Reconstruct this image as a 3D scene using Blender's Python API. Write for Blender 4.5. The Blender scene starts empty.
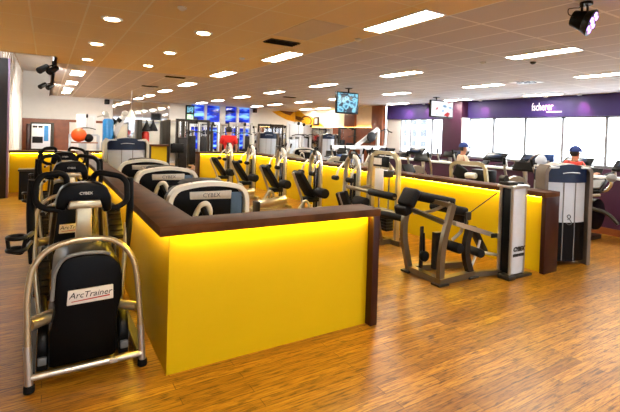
import bpy, bmesh, math, random
from math import sin, cos, pi, radians as R
from mathutils import Vector as V, Matrix, Euler
random.seed(7)
SC = bpy.context.scene
COL = SC.collection

# ------------------------------------------------------------------ camera model (620x412)
FPX, YAW, PIT, ROL, SHY, SHX = 436.66, 0.577704, -0.017375, 0.031824, -64.13, 21.168
EYE = V((0, 0, 1.6))
_f = V((sin(YAW)*cos(PIT), cos(YAW)*cos(PIT), sin(PIT)))
_r0 = V((cos(YAW), -sin(YAW), 0)); _u0 = _r0.cross(_f)
_r = _r0*cos(ROL) + _u0*sin(ROL); _u = -_r0*sin(ROL) + _u0*cos(ROL)
cam = bpy.data.cameras.new('camera'); camo = bpy.data.objects.new('camera', cam); COL.objects.link(camo)
cam.sensor_width = 36; cam.lens = FPX*36/620; cam.sensor_fit = 'HORIZONTAL'
cam.shift_x = -SHX/620; cam.shift_y = SHY/620
cam.clip_start = .05; cam.clip_end = 300
camo.matrix_world = Matrix(((_r.x, _u.x, -_f.x, EYE.x), (_r.y, _u.y, -_f.y, EYE.y), (_r.z, _u.z, -_f.z, EYE.z), (0, 0, 0, 1)))
SC.camera = camo
def P(px, py, X=None, Y=None, Z=None):
    """the point of the room seen at a pixel of the photograph, on the plane X=, Y= or Z="""
    d = _r*((px-310-SHX)/FPX) - _u*((py-206-SHY)/FPX) + _f
    if X is not None: t = (X-EYE.x)/d.x
    elif Y is not None: t = (Y-EYE.y)/d.y
    else: t = (Z-EYE.z)/d.z
    return EYE + d*t

# ------------------------------------------------------------------ materials
def lin(c):
    return tuple(((v/255)/12.92 if v/255 <= .04045 else ((v/255+.055)/1.055)**2.4) for v in c)
M = {}
def mat(name, rgb, rough=.5, metal=0., var=.06, scale=14., bump=0., coat=0., spec=.5):
    m = bpy.data.materials.new(name); m.use_nodes = True; nt = m.node_tree; b = nt.nodes['Principled BSDF']
    b.inputs['Roughness'].default_value = rough; b.inputs['Metallic'].default_value = metal
    b.inputs['Coat Weight'].default_value = coat; b.inputs['Specular IOR Level'].default_value = spec
    tc = nt.nodes.new('ShaderNodeTexCoord'); nz = nt.nodes.new('ShaderNodeTexNoise'); nz.inputs['Scale'].default_value = scale
    nz.inputs['Detail'].default_value = 3
    nt.links.new(tc.outputs['Object'], nz.inputs['Vector'])
    rp = nt.nodes.new('ShaderNodeValToRGB'); c = lin(rgb)
    rp.color_ramp.elements[0].position = .3; rp.color_ramp.elements[1].position = .7
    rp.color_ramp.elements[0].color = tuple(max(0, v*(1-var)) for v in c)+(1,)
    rp.color_ramp.elements[1].color = tuple(min(1, v*(1+var)) for v in c)+(1,)
    nt.links.new(nz.outputs['Fac'], rp.inputs['Fac']); nt.links.new(rp.outputs['Color'], b.inputs['Base Color'])
    if bump:
        bp = nt.nodes.new('ShaderNodeBump'); bp.inputs['Strength'].default_value = bump; bp.inputs['Distance'].default_value = .01
        nt.links.new(nz.outputs['Fac'], bp.inputs['Height']); nt.links.new(bp.outputs['Normal'], b.inputs['Normal'])
    M[name] = m; return m
def emis(name, rgb, s):
    m = bpy.data.materials.new(name); m.use_nodes = True; nt = m.node_tree; b = nt.nodes['Principled BSDF']
    b.inputs['Base Color'].default_value = (.8, .8, .8, 1); b.inputs['Emission Color'].default_value = lin(rgb)+(1,)
    b.inputs['Emission Strength'].default_value = s
    M[name] = m; return m
mat('silver', (196, 192, 182), .28, .8, .04)
mat('champagne', (196, 184, 152), .28, .75, .04)
mat('bronze_grey', (126, 116, 96), .3, .8, .06)
mat('chrome', (215, 215, 215), .12, 1., .02)
mat('black_plastic', (9, 9, 10), .4, 0, .2, spec=.2)
mat('black_gloss', (5, 5, 6), .35, 0, .1, spec=.12)
mat('black_pad', (11, 10, 11), .6, 0, .25, 60, .2, spec=.2)
mat('rubber', (10, 10, 10), .7, 0, .2, spec=.2)
mat('dark_steel', (52, 48, 42), .4, .6, .1)
mat('plate_iron', (34, 33, 34), .45, .5, .2)
mat('white_plastic', (238, 237, 228), .3, 0, .02)
mat('pale_panel', (205, 214, 226), .3, .15, .03)
mat('steel_panel', (190, 198, 208), .35, .25, .02)
mat('navy_gloss', (7, 26, 58), .3, 0, .15, coat=.15, spec=.3)
mat('grey_plastic', (120, 122, 124), .45)
mat('grey_blue', (70, 100, 130), .4)
mat('wood_dark', (78, 46, 22), .55, 0, .3, 6, spec=.12)
mat('wood_end', (48, 17, 8), .4, 0, .25, 6, spec=.3)
mat('wood_brown', (128, 66, 30), .4, 0, .15, 5)
mat('yellow_paint', (204, 172, 0), .5, 0, .02, 3, spec=.25)
mat('purple', (48, 30, 100), .55, 0, .08, 4)
mat('purple_dark', (62, 20, 50), .5, 0, .08, 4)
mat('cream_wall', (226, 214, 190), .8, 0, .02, 4)
mat('lilac_trim', (150, 120, 150), .4)
mat('taupe', (112, 100, 88), .4, .3)
mat('white_wall', (232, 232, 230), .8, 0, .02, 4)
mat('beige_wall', (206, 192, 176), .8, 0, .03, 4)
mat('bulkhead', (220, 220, 222), .8, 0, .02, 4)
mat('white_metal', (226, 228, 230), .4, .1, .02)
mat('black_column', (22, 13, 16), .4, 0, .2)
mat('mural_yellow', (222, 168, 16), .7, 0, .12, 3)
mat('mural_brown', (108, 60, 18), .7, 0, .12, 3)
mat('skin', (190, 132, 100), .55, 0, .05)
mat('red_cloth', (206, 22, 20), .8, 0, .1, 30)
mat('coral_cloth', (214, 70, 58), .8, 0, .1, 30)
mat('cream_cloth', (214, 190, 160), .8, 0, .1, 30)
mat('dark_cloth', (24, 26, 34), .8, 0, .1, 30)
mat('navy_cloth', (28, 52, 120), .8, 0, .1, 30)
mat('hair', (26, 18, 14), .6, 0, .3, 60)
mat('orange_rubber', (232, 84, 22), .4, 0, .06)
mat('red_vinyl', (198, 40, 22), .4, 0, .1)
mat('blue_vinyl', (24, 122, 190), .4, 0, .1)
mat('blue_pad', (30, 74, 140), .5, 0, .1)
mat('eye_white', (235, 232, 225), .3); mat('eye_dark', (30, 20, 15), .3); mat('lip', (150, 80, 70), .5)
mat('label_silver', (206, 200, 188), .35, .3, .05, 40)
mat('label_white', (232, 228, 222), .4, 0, .02)
mat('ink_black', (16, 14, 14), .5); mat('ink_red', (186, 40, 30), .5); mat('ink_white', (235, 235, 235), .5)
mat('ink_grey', (70, 76, 84), .5)
mat('sign_pink', (238, 214, 232), .4)
mat('facade', (226, 228, 234), .8, 0, .03, .5); mat('facade_window', (52, 58, 66), .3)
mat('terrace', (206, 206, 204), .8)
emis('troffer', (255, 246, 228), 28.0)
emis('downlight', (255, 226, 176), 22.0)
emis('led_yellow', (255, 214, 60), 30.0)
emis('led_warm', (255, 190, 90), 10.0)
emis('led_purple', (176, 120, 255), 2.2)
emis('led_pink', (255, 120, 170), 8.0)
emis('sign_glow', (244, 214, 236), .35)

def nodes(name, rough=.5):
    m = bpy.data.materials.new(name); m.use_nodes = True; M[name] = m
    nt = m.node_tree; b = nt.nodes['Principled BSDF']; b.inputs['Roughness'].default_value = rough
    return m, nt, b
def N(nt, t, **kw):
    n = nt.nodes.new(t)
    for k, v in kw.items():
        if k in n.inputs: n.inputs[k].default_value = v
        else: setattr(n, k, v)
    return n
def ramp(nt, stops):
    r = nt.nodes.new('ShaderNodeValToRGB'); e = r.color_ramp.elements
    while len(e) < len(stops): e.new(.5)
    for k, (p, c) in enumerate(stops): e[k].position = p; e[k].color = lin(c)+(1,)
    return r
# floor: narrow bamboo strips running along X
m, nt, b = nodes('bamboo_floor', .34)
tc = N(nt, 'ShaderNodeTexCoord'); br = N(nt, 'ShaderNodeTexBrick')
br.offset = .37; br.offset_frequency = 2
br.inputs['Scale'].default_value = 1; br.inputs['Brick Width'].default_value = 1.1; br.inputs['Row Height'].default_value = .085
br.inputs['Mortar Size'].default_value = .0022; br.inputs['Mortar Smooth'].default_value = .2; br.inputs['Bias'].default_value = 0
br.inputs['Color1'].default_value = lin((192, 144, 46))+(1,); br.inputs['Color2'].default_value = lin((150, 104, 26))+(1,)
br.inputs['Mortar'].default_value = lin((92, 58, 14))+(1,)
nt.links.new(tc.outputs['Object'], br.inputs['Vector'])
mp = N(nt, 'ShaderNodeMapping'); mp.inputs['Scale'].default_value = (3.2, 44, 1); nt.links.new(tc.outputs['Object'], mp.inputs['Vector'])
nz = N(nt, 'ShaderNodeTexNoise', Scale=1.6, Detail=6., Roughness=.7); nt.links.new(mp.outputs['Vector'], nz.inputs['Vector'])
rp = ramp(nt, [(.34, (84, 54, 22)), (.47, (214, 188, 132)), (.60, (255, 250, 236))]); nt.links.new(nz.outputs['Fac'], rp.inputs['Fac'])
mp2 = N(nt, 'ShaderNodeMapping'); mp2.inputs['Scale'].default_value = (5, 30, 1); nt.links.new(tc.outputs['Object'], mp2.inputs['Vector'])
nz2 = N(nt, 'ShaderNodeTexNoise', Scale=1.5, Detail=4., Roughness=.6); nt.links.new(mp2.outputs['Vector'], nz2.inputs['Vector'])
rp2 = ramp(nt, [(.34, (88, 48, 16)), (.46, (255, 255, 255))]); nt.links.new(nz2.outputs['Fac'], rp2.inputs['Fac'])
mx = N(nt, 'ShaderNodeMixRGB', blend_type='MULTIPLY'); mx.inputs[0].default_value = .85
nt.links.new(br.outputs['Color'], mx.inputs[1]); nt.links.new(rp.outputs['Color'], mx.inputs[2])
mx2 = N(nt, 'ShaderNodeMixRGB', blend_type='MULTIPLY'); mx2.inputs[0].default_value = .75
nt.links.new(mx.outputs[0], mx2.inputs[1]); nt.links.new(rp2.outputs['Color'], mx2.inputs[2])
nt.links.new(mx2.outputs[0], b.inputs['Base Color'])
# ceiling tiles: grid of lay-in boards 0.575 x 1.135 m; warm lamp light painted amber near left, daylight painted white elsewhere
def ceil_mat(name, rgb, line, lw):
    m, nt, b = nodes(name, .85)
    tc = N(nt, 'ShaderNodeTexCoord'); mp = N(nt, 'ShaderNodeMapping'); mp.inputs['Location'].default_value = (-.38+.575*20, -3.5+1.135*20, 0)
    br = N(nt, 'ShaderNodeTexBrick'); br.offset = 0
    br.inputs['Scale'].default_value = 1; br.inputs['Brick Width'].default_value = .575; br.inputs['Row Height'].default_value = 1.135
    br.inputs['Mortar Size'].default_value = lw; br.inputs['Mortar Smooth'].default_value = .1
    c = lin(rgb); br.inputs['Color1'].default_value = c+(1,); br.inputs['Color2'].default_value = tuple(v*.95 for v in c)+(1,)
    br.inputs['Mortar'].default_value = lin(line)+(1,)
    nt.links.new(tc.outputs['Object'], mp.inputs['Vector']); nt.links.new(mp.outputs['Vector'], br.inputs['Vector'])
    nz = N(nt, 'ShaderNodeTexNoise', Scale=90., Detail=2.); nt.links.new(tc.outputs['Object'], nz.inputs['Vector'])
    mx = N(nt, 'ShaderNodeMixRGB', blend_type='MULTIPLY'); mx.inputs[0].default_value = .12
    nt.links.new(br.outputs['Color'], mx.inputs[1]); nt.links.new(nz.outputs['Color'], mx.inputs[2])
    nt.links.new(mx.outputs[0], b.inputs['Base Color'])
ceil_mat('ceiling_warm_lit', (250, 230, 180), (255, 246, 212), .012)
ceil_mat('ceiling_tile', (226, 225, 228), (255, 255, 255), .018)  # daylight on the ceiling painted white
# mirror
m, nt, b = nodes('mirror', .04); b.inputs['Metallic'].default_value = 1; b.inputs['Base Color'].default_value = (.82, .82, .80, 1)
# night-blue glazing
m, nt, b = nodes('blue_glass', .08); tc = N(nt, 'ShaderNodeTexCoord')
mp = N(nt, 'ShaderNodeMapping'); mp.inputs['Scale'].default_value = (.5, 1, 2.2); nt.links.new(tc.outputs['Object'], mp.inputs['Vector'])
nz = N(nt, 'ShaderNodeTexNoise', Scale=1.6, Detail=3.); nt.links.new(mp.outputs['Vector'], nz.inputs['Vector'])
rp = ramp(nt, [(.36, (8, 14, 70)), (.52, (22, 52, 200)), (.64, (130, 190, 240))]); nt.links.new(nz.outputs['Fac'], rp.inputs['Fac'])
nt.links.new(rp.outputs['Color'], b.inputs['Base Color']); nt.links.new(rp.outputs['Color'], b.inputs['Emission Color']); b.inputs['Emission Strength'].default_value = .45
# window glass
m = bpy.data.materials.new('clear_glass'); m.use_nodes = True; nt = m.node_tree; nt.nodes.clear(); M['clear_glass'] = m
o_ = N(nt, 'ShaderNodeOutputMaterial'); t_ = N(nt, 'ShaderNodeBsdfTransparent'); g_ = N(nt, 'ShaderNodeBsdfGlossy'); g_.inputs['Roughness'].default_value = .02
mi = N(nt, 'ShaderNodeMixShader'); mi.inputs[0].default_value = .05
nt.links.new(t_.outputs[0], mi.inputs[1]); nt.links.new(g_.outputs[0], mi.inputs[2]); nt.links.new(mi.outputs[0], o_.inputs[0])
m2 = M['clear_glass'].copy(); m2.name = 'fill_glass'; M['fill_glass'] = m2
[n for n in m2.node_tree.nodes if n.type == 'BSDF_TRANSPARENT'][0].inputs[0].default_value = (.42, .42, .44, 1)  # tint dims the daylight of the added window behind the camera
# TV pictures
def screen(name, stops, scale, s):
    m, nt, b = nodes(name, .15); tc = N(nt, 'ShaderNodeTexCoord'); vo = N(nt, 'ShaderNodeTexVoronoi', Scale=scale); nz = N(nt, 'ShaderNodeTexNoise', Scale=scale*.6, Detail=3.)
    nt.links.new(tc.outputs['Generated'], nz.inputs['Vector']); nt.links.new(tc.outputs['Generated'], vo.inputs['Vector'])
    mx = N(nt, 'ShaderNodeMath', operation='MULTIPLY_ADD'); nt.links.new(vo.outputs['Distance'], mx.inputs[0]); mx.inputs[1].default_value = .45; nt.links.new(nz.outputs['Fac'], mx.inputs[2])
    rp = ramp(nt, stops); nt.links.new(mx.outputs[0], rp.inputs['Fac'])
    b.inputs['Base Color'].default_value = (.01, .01, .01, 1); nt.links.new(rp.outputs['Color'], b.inputs['Emission Color']); b.inputs['Emission Strength'].default_value = s
screen('screen_blue', [(.35, (6, 20, 34)), (.55, (26, 92, 128)), (.7, (120, 190, 214)), (.85, (20, 40, 56))], 5., .75)
screen('screen_news', [(.3, (40, 70, 100)), (.5, (150, 180, 210)), (.62, (235, 240, 245)), (.86, (235, 235, 240)), (.95, (190, 60, 60))], 4., .6)
screen('screen_green', [(.4, (90, 200, 200)), (.6, (150, 230, 160)), (.8, (220, 240, 190))], 3., .8)

# ------------------------------------------------------------------ mesh builder
WM = {}
def wmat(o):
    return WM.get(o.name, Matrix.Identity(4)) if o else Matrix.Identity(4)
class MB:
    def __init__(s): s.bm = bmesh.new()
    def _add(s, t, mtx=None):
        if mtx is not None: bmesh.ops.transform(t, matrix=mtx, verts=t.verts)
        me = bpy.data.meshes.new('tmp'); t.to_mesh(me); t.free(); s.bm.from_mesh(me); bpy.data.meshes.remove(me); return s
    def box(s, c, size, bev=0., rot=None, seg=2):
        t = bmesh.new(); bmesh.ops.create_cube(t, size=1)
        bmesh.ops.scale(t, vec=size, verts=t.verts)
        if bev: bmesh.ops.bevel(t, geom=t.edges[:], offset=min(bev, min(size)*.49), segments=seg, profile=.5, affect='EDGES')
        m = Matrix.Translation(c)
        if rot is not None: m = m @ Euler(rot).to_matrix().to_4x4()
        return s._add(t, m)
    def bx(s, x0, x1, y0, y1, z0, z1, bev=0.):
        return s.box(((x0+x1)/2, (y0+y1)/2, (z0+z1)/2), (abs(x1-x0), abs(y1-y0), abs(z1-z0)), bev)
    def slab(s, p0, p1, w, th, bev=.02, up=None):
        """padded board from p0 to p1, width w across, thickness th"""
        p0, p1 = V(p0), V(p1); d = (p1-p0); L = d.length; d.normalize()
        up = V(up) if up is not None else V((0, 0, 1))
        x = d.cross(up)
        if x.length < 1e-4: x = d.cross(V((0, 1, 0)))
        x.normalize(); z = x.cross(d)
        m = Matrix(((x.x, d.x, z.x, 0), (x.y, d.y, z.y, 0), (x.z, d.z, z.z, 0), (0, 0, 0, 1)))
        t = bmesh.new(); bmesh.ops.create_cube(t, size=1); bmesh.ops.scale(t, vec=(w, L, th), verts=t.verts)
        if bev: bmesh.ops.bevel(t, geom=t.edges[:], offset=min(bev, min(w, th, L)*.49), segments=3, profile=.5, affect='EDGES')
        return s._add(t, Matrix.Translation((p0+p1)/2) @ m)
    def tube(s, pts, r=.02, n=10, fil=.05, sec=None, closed=False):
        """bent tube through pts, bends rounded by fil; sec=(w,h) gives rectangular tube"""
        pts = [V(p) for p in pts]; Q = []
        if closed: Q = pts
        else:
            Q = [pts[0]]
            for i in range(1, len(pts)-1):
                a, b, c = pts[i-1], pts[i], pts[i+1]
                la, lc = (a-b).length, (c-b).length; k = min(fil, la*.48, lc*.48)
                if k < 1e-3: Q.append(b); continue
                p = b+(a-b)/la*k; q = b+(c-b)/lc*k
                for j in range(5):
                    u = j/4; Q.append(p*(1-u)**2 + b*2*u*(1-u) + q*u*u)
            Q.append(pts[-1])
        L = len(Q); T = []
        for i in range(L):
            a = Q[(i-1) % L] if (closed or i > 0) else Q[i]; c = Q[(i+1) % L] if (closed or i < L-1) else Q[i]
            T.append((c-a).normalized())
        ref = V((0, 0, 1)) if abs(T[0].z) < .9 else V((0, 1, 0))
        nrm = (ref - T[0]*ref.dot(T[0])).normalized()
        if sec: prof = [(-sec[0]/2, -sec[1]/2), (sec[0]/2, -sec[1]/2), (sec[0]/2, sec[1]/2), (-sec[0]/2, sec[1]/2)]
        else: prof = [(cos(2*pi*k/n), sin(2*pi*k/n)) for k in range(n)]
        rings = []
        for i in range(L):
            if i: nrm = (nrm - T[i]*nrm.dot(T[i])).normalized()
            bi = T[i].cross(nrm); rr = 1. if sec else (r[min(i, len(r)-1)] if isinstance(r, (list, tuple)) else r)
            rings.append([s.bm.verts.new(Q[i] + bi*(u*rr) + nrm*(v*rr)) for u, v in prof])
        k = len(prof)
        for i in range(L if closed else L-1):
            A, B = rings[i], rings[(i+1) % L]
            for j in range(k): s.bm.faces.new((A[j], A[(j+1) % k], B[(j+1) % k], B[j]))
        if not closed:
            s.bm.faces.new(rings[0][::-1]); s.bm.faces.new(rings[-1])
        return s
    def cyl(s, p0, p1, r, r2=None, n=16, bev=0.):
        p0, p1 = V(p0), V(p1); d = p1-p0
        t = bmesh.new(); bmesh.ops.create_cone(t, cap_ends=True, segments=n, radius1=r, radius2=r if r2 is None else r2, depth=d.length)
        if bev:
            e = [e for e in t.edges if abs(e.verts[0].co.z-e.verts[1].co.z) < 1e-5]
            bmesh.ops.bevel(t, geom=e, offset=bev, segments=2, profile=.5, affect='EDGES')
        return s._add(t, Matrix.Translation((p0+p1)/2) @ d.to_track_quat('Z', 'Y').to_matrix().to_4x4())
    def ball(s, c, r, sc=(1, 1, 1), n=16, rot=None):
        t = bmesh.new(); bmesh.ops.create_uvsphere(t, u_segments=n, v_segments=max(6, n*2//3), radius=r); bmesh.ops.scale(t, vec=sc, verts=t.verts)
        m = Matrix.Translation(c)
        if rot is not None: m = m @ Euler(rot).to_matrix().to_4x4()
        return s._add(t, m)
    def prism(s, poly, axis, a, b, bev=0.):
        """polygon in the two other axes (x,z for 'Y'; y,z for 'X'; x,y for 'Z'), extruded a..b"""
        t = bmesh.new()
        def mk(u, v, w): return {'Y': (u, w, v), 'X': (w, u, v), 'Z': (u, v, w)}[axis]
        A = [t.verts.new(mk(u, v, a)) for u, v in poly]; B = [t.verts.new(mk(u, v, b)) for u, v in poly]
        k = len(poly); t.faces.new(A); t.faces.new(B[::-1])
        for i in range(k): t.faces.new((A[i], B[i], B[(i+1) % k], A[(i+1) % k]))
        bmesh.ops.recalc_face_normals(t, faces=t.faces)
        if bev:
            e = [e for e in t.edges if len(e.link_faces) == 2 and e.calc_face_angle(0) > .6]
            bmesh.ops.bevel(t, geom=e, offset=bev, segments=2, profile=.5, affect='EDGES')
        return s._add(t)
    def lathe(s, prof, c, n=20):
        t = bmesh.new(); rings = []
        for r, z in prof: rings.append([t.verts.new((c[0]+r*cos(2*pi*k/n), c[1]+r*sin(2*pi*k/n), c[2]+z)) for k in range(n)])
        for A, B in zip(rings, rings[1:]):
            for k in range(n): t.faces.new((A[k], A[(k+1) % n], B[(k+1) % n], B[k]))
        t.faces.new(rings[0][::-1]); t.faces.new(rings[-1])
        bmesh.ops.recalc_face_normals(t, faces=t.faces)
        return s._add(t)
    def build(s, name, m, parent=None, smooth=True):
        me = bpy.data.meshes.new(name)
        bmesh.ops.recalc_face_normals(s.bm, faces=s.bm.faces)
        W = wmat(parent)
        bmesh.ops.transform(s.bm, matrix=W.inverted(), verts=s.bm.verts)
        s.bm.to_mesh(me); s.bm.free()
        if smooth:
            me.polygons.foreach_set('use_smooth', [True]*len(me.polygons)); me.set_sharp_from_angle(angle=R(38))
        me.materials.append(M[m] if isinstance(m, str) else m)
        o = bpy.data.objects.new(name, me); COL.objects.link(o)
        if parent: o.parent = parent; WM[o.name] = W
        return o
def thing(name, label, cat, loc=(0, 0, 0), rz=0., group=None):
    o = bpy.data.objects.new(name, None); COL.objects.link(o); o.empty_display_size = .1
    o.location = loc; o.rotation_euler = (0, 0, rz); o['label'] = label; o['category'] = cat
    if group: o['group'] = group
    WM[o.name] = Matrix.Translation(loc) @ Matrix.Rotation(rz, 4, 'Z')
    return o
def tag(o, label, cat, group=None, kind=None):
    o['label'] = label; o['category'] = cat
    if group: o['group'] = group
    if kind: o['kind'] = kind
    return o
def struct(name, mb, m, parent=None):
    o = mb.build(name, m, parent, smooth=False)
    if parent is None: o['kind'] = 'structure'
    return o
def dup(root, loc, rz=None, label=None, group=None):
    r = root.copy(); COL.objects.link(r); r.location = loc
    if rz is not None: r.rotation_euler = (0, 0, rz)
    if label: r['label'] = label
    if group: r['group'] = group
    for ch in [c for c in SC.objects if c.parent == root]:
        c = ch.copy(); COL.objects.link(c); c.parent = r
        for g in [q for q in SC.objects if q.parent == ch]:
            d = g.copy(); COL.objects.link(d); d.parent = c
    return r
def lettering(body, size, mtx, m, parent, name='lettering', ext=.002, align='CENTER', shear=0., bold=0.):
    cu = bpy.data.curves.new('txt', 'FONT'); cu.body = body; cu.size = size; cu.extrude = ext; cu.align_x = align; cu.align_y = 'CENTER'
    cu.shear = shear; cu.offset = bold; cu.resolution_u = 2
    to = bpy.data.objects.new('txt', cu); me = bpy.data.meshes.new_from_object(to); me.name = name
    bpy.data.objects.remove(to); bpy.data.curves.remove(cu)
    W = wmat(parent); me.transform(W.inverted() @ mtx)
    me.materials.clear(); me.materials.append(M[m])
    o = bpy.data.objects.new(name, me); COL.objects.link(o)
    if parent: o.parent = parent
    return o
def face_y(c, tilt=0.):   # text plane facing -Y (towards the camera), upright
    return Matrix.Translation(c) @ Euler((pi/2+tilt, 0, 0)).to_matrix().to_4x4()
def face_x(c):            # text plane facing -X, upright, reading from +Y to -Y
    return Matrix.Translation(c) @ Euler((pi/2, 0, -pi/2)).to_matrix().to_4x4()
ORD = ['nearest', 'second', 'third', 'fourth', 'fifth', 'sixth', 'seventh', 'eighth', 'ninth']

# ================================================================== SETTING
FAR, WIN, RGT = 24.3, 13.3, 13.06
struct('floor', MB().bx(-6, WIN+.2, -6, FAR+.2, -.1, 0), 'bamboo_floor')
EDGE = 11.45
struct('ceiling', MB().bx(-6, 3.83, -6, 10.6, 3.0, 3.1).bx(.1, 3.83, 10.6, EDGE+.12, 3.0, 3.1), 'ceiling_warm_lit')
struct('ceiling_day_side', MB().bx(3.83, WIN+.2, -6, EDGE+.12, 3.0, 3.1).bx(.1, WIN+.2, EDGE+.12, FAR+.2, 3.0, 3.1), 'ceiling_tile')
struct('ceiling_bay', MB().bx(-1.2, .1, 10.6, FAR+.2, 4.05, 4.15), 'white_wall')
struct('wall_bay', MB().bx(.1, .16, 10.6, FAR, 3.0, 4.1), 'white_wall')
struct('wall_bay_front', MB().bx(-1.2, .16, 10.54, 10.6, 3.0, 4.1), 'white_wall')
struct('wall_left', MB().bx(-1.15, -.95, 12.5, FAR, 0, 4.1), 'beige_wall')
c = MB()
for k in range(14): c.tube([(-.945, 13.0+k*.8, .0), (-.945, 13.0+k*.8, 3.9)], .022, 6)
struct('trim_left', c, 'white_wall')
struct('wall_left_near', MB().bx(-6.2, -6, -6, 12.5, 0, 3.1).bx(-6, -.95, 12.5, 12.6, 0, 3.1), 'cream_wall')
struct('wall_back', MB().bx(-6, -5, -6.2, -6, 0, 3.1).bx(12, WIN+.2, -6.2, -6, 0, 3.1).bx(-5, 12, -6.2, -6, 0, .1).bx(-5, 12, -6.2, -6, 2.85, 3.1), 'cream_wall')
t = bpy.data.objects.new('window_4', None); COL.objects.link(t); t.location = (3.5, -6.1, 0); t['kind'] = 'structure'; WM[t.name] = Matrix.Translation(t.location)  # added window wall out of view, lets in fill daylight
f = MB().bx(-5, 12, -6.15, -6.05, 2.79, 2.85).bx(-5, 12, -6.15, -6.05, .1, .16)
for k in range(9): f.bx(-5.03+k*2.125, -4.97+k*2.125, -6.15, -6.05, .1, 2.85)
f.build('frame', 'steel_panel', t)
for k in range(8): MB().bx(-4.97+k*2.125, -5.03+(k+1)*2.125, -6.11, -6.10, .16, 2.79).build('pane', 'fill_glass', t)
struct('terrace_back', MB().bx(-20, 20, -20, -6.2, -.2, -.1), 'terrace')
t = thing('square_column', 'black square column with a lilac edge at the left border', 'column', (-1.05, 11.55, 0))
MB().bx(-1.35, -.715, 11.62, 12.4, 0, 3.0, .01).build('shaft', 'black_column', t)
MB().bx(-.715, -.68, 11.63, 11.68, 0, 3.0, .005).build('edge_trim', 'lilac_trim', t)
# far wall: panelled low part, mirror bay, white piece, blue glazed bay, white piece
BX0, BX1 = P(190, 110, Y=FAR).x, P(251, 110, Y=FAR).x
w = MB().bx(-1.2, .1, FAR, FAR+.2, 0, 4.1).bx(.1, BX0, FAR, FAR+.2, 0, 3.0).bx(BX1, WIN, FAR, FAR+.2, 0, 3.0).bx(BX0, BX1, FAR, FAR+.2, 0, .5)
struct('wall_far', w, 'white_wall')
struct('trim_1', MB().bx(-.94, 2.72, FAR-.05, FAR, 1.78, 1.9).bx(-.94, .9, FAR-.05, FAR, 0, 1.78), 'wood_brown')
t = bpy.data.objects.new('window_1', None); COL.objects.link(t); t.location = (BX0, FAR, 0); t['kind'] = 'structure'; WM[t.name] = Matrix.Translation(t.location)
mx_ = [BX0]+[P(x, 112, Y=FAR).x for x in (205.5, 222.5, 237.6)]+[BX1]
f = MB()
for k, x in enumerate(mx_): f.bx(x-(.16 if k == 2 else .07), x+(.16 if k == 2 else .07), FAR-.06, FAR+.08, .5, 3.0)
f.bx(BX0, BX1, FAR-.06, FAR+.08, 1.78, 1.95).bx(BX0, BX1, FAR-.06, FAR+.08, .45, .55)
f.build('mullions', 'white_metal', t)
for a, b_ in zip(mx_, mx_[1:]):
    MB().bx(a+.05, b_-.05, FAR+.05, FAR+.08, .55, 3.0).build('pane', 'blue_glass', t)
struct('wall_beyond', MB().bx(BX0-.3, BX1+.3, FAR+.2, FAR+.3, 0, 3.1), 'white_wall')
t = thing('wall_mirror', 'tall mirror panels on the far wall reflecting the ceiling lights', 'mirror', (4.1, FAR-.03, 0))
for a, b_ in ((2.75, 4.12), (4.15, 5.45)): MB().bx(a, b_, FAR-.04, FAR, .3, 2.95).build('mirror_panel', 'mirror', t)
# right-hand inner wall with mural (X = 13.06)
struct('wall_right', MB().bx(RGT, RGT+.2, 15.75, FAR, 0, 3.0), 'cream_wall')
struct('trim_2', MB().bx(RGT-.1, RGT, 15.62, 19.75, 0, 1.95).bx(RGT-.04, RGT, 19.75, FAR, 0, .55), 'wood_brown')
t = thing('wood_pilaster', 'brown wooden pilaster on the cream wall left of the warm panel', 'pilaster', (RGT, 18.2, 0))
MB().bx(RGT-.14, RGT-.101, 17.75, 18.65, 0, 1.93, .004).bx(RGT-.14, RGT-.001, 17.75, 18.65, 1.99, 3.0, .004).build('board', 'wood_brown', t)
t = thing('wood_pilaster', 'brown wooden corner post at the left end of the window wall', 'pilaster', (RGT, 15.9, 0))
MB().bx(RGT-.2, RGT-.001, 15.5, 16.3, 0, 3.0, .01).build('board', 'wood_brown', t)
t = thing('wall_mirror', 'long low mirror strip under the yellow wall mural', 'mirror', (RGT, 22, 0))
MB().bx(RGT-.05, RGT-.01, 19.8, FAR-.1, .6, 1.93).build('mirror_panel', 'mirror', t)
t = thing('cove_light', 'warm glowing light ledge along the top of the wood wainscot', 'light', (RGT, 20, 1.98))
MB().bx(RGT-.12, RGT, 15.65, FAR-.05, 1.94, 1.98).build('ledge', 'wood_brown', t)
MB().bx(RGT-.07, RGT-.04, 16.4, FAR-.1, 1.98, 1.995).build('light_strip', 'led_warm', t)
t = thing('wall_mirror', 'long low mirror strip on the far wall right of the blue windows', 'mirror', (11.6, FAR, 1.2))
MB().bx(BX1+.25, RGT-.15, FAR-.05, FAR-.01, .5, 1.93).build('mirror_panel', 'mirror', t)
# mural: generic yellow shapes painted on thin boards
t = thing('wall_mural', 'yellow and brown abstract mural on the cream far wall', 'mural', (RGT, 22.5, 2.2))
def mur(pts): return [(P(x, y, X=RGT)[1], P(x, y, X=RGT)[2]) for x, y in pts]
MB().prism(mur([(295.5, 112), (300, 111), (306, 116), (312, 117), (321, 124), (326, 128), (308, 128), (300, 125), (295.5, 122)]), 'X', RGT-.02, RGT).build('yellow_shape', 'mural_yellow', t)
MB().prism(mur([(296, 116), (301, 117), (305, 119.5), (300, 121), (296, 119)]), 'X', RGT-.028, RGT-.018).build('brown_shape', 'mural_brown', t)
cc = P(306.5, 121, X=RGT)
MB().tube([(RGT-.024, cc.y+.62*cos(a*pi/12), cc.z+.28*sin(a*pi/12)) for a in range(24)], .05, 6, closed=True).build('ring_shape', 'mural_brown', t)
t = thing('framed_plaque', 'small dark framed plaque hung on the yellow mural', 'plaque', (RGT, P(316.5, 121, X=RGT).y, 2.4))
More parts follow.
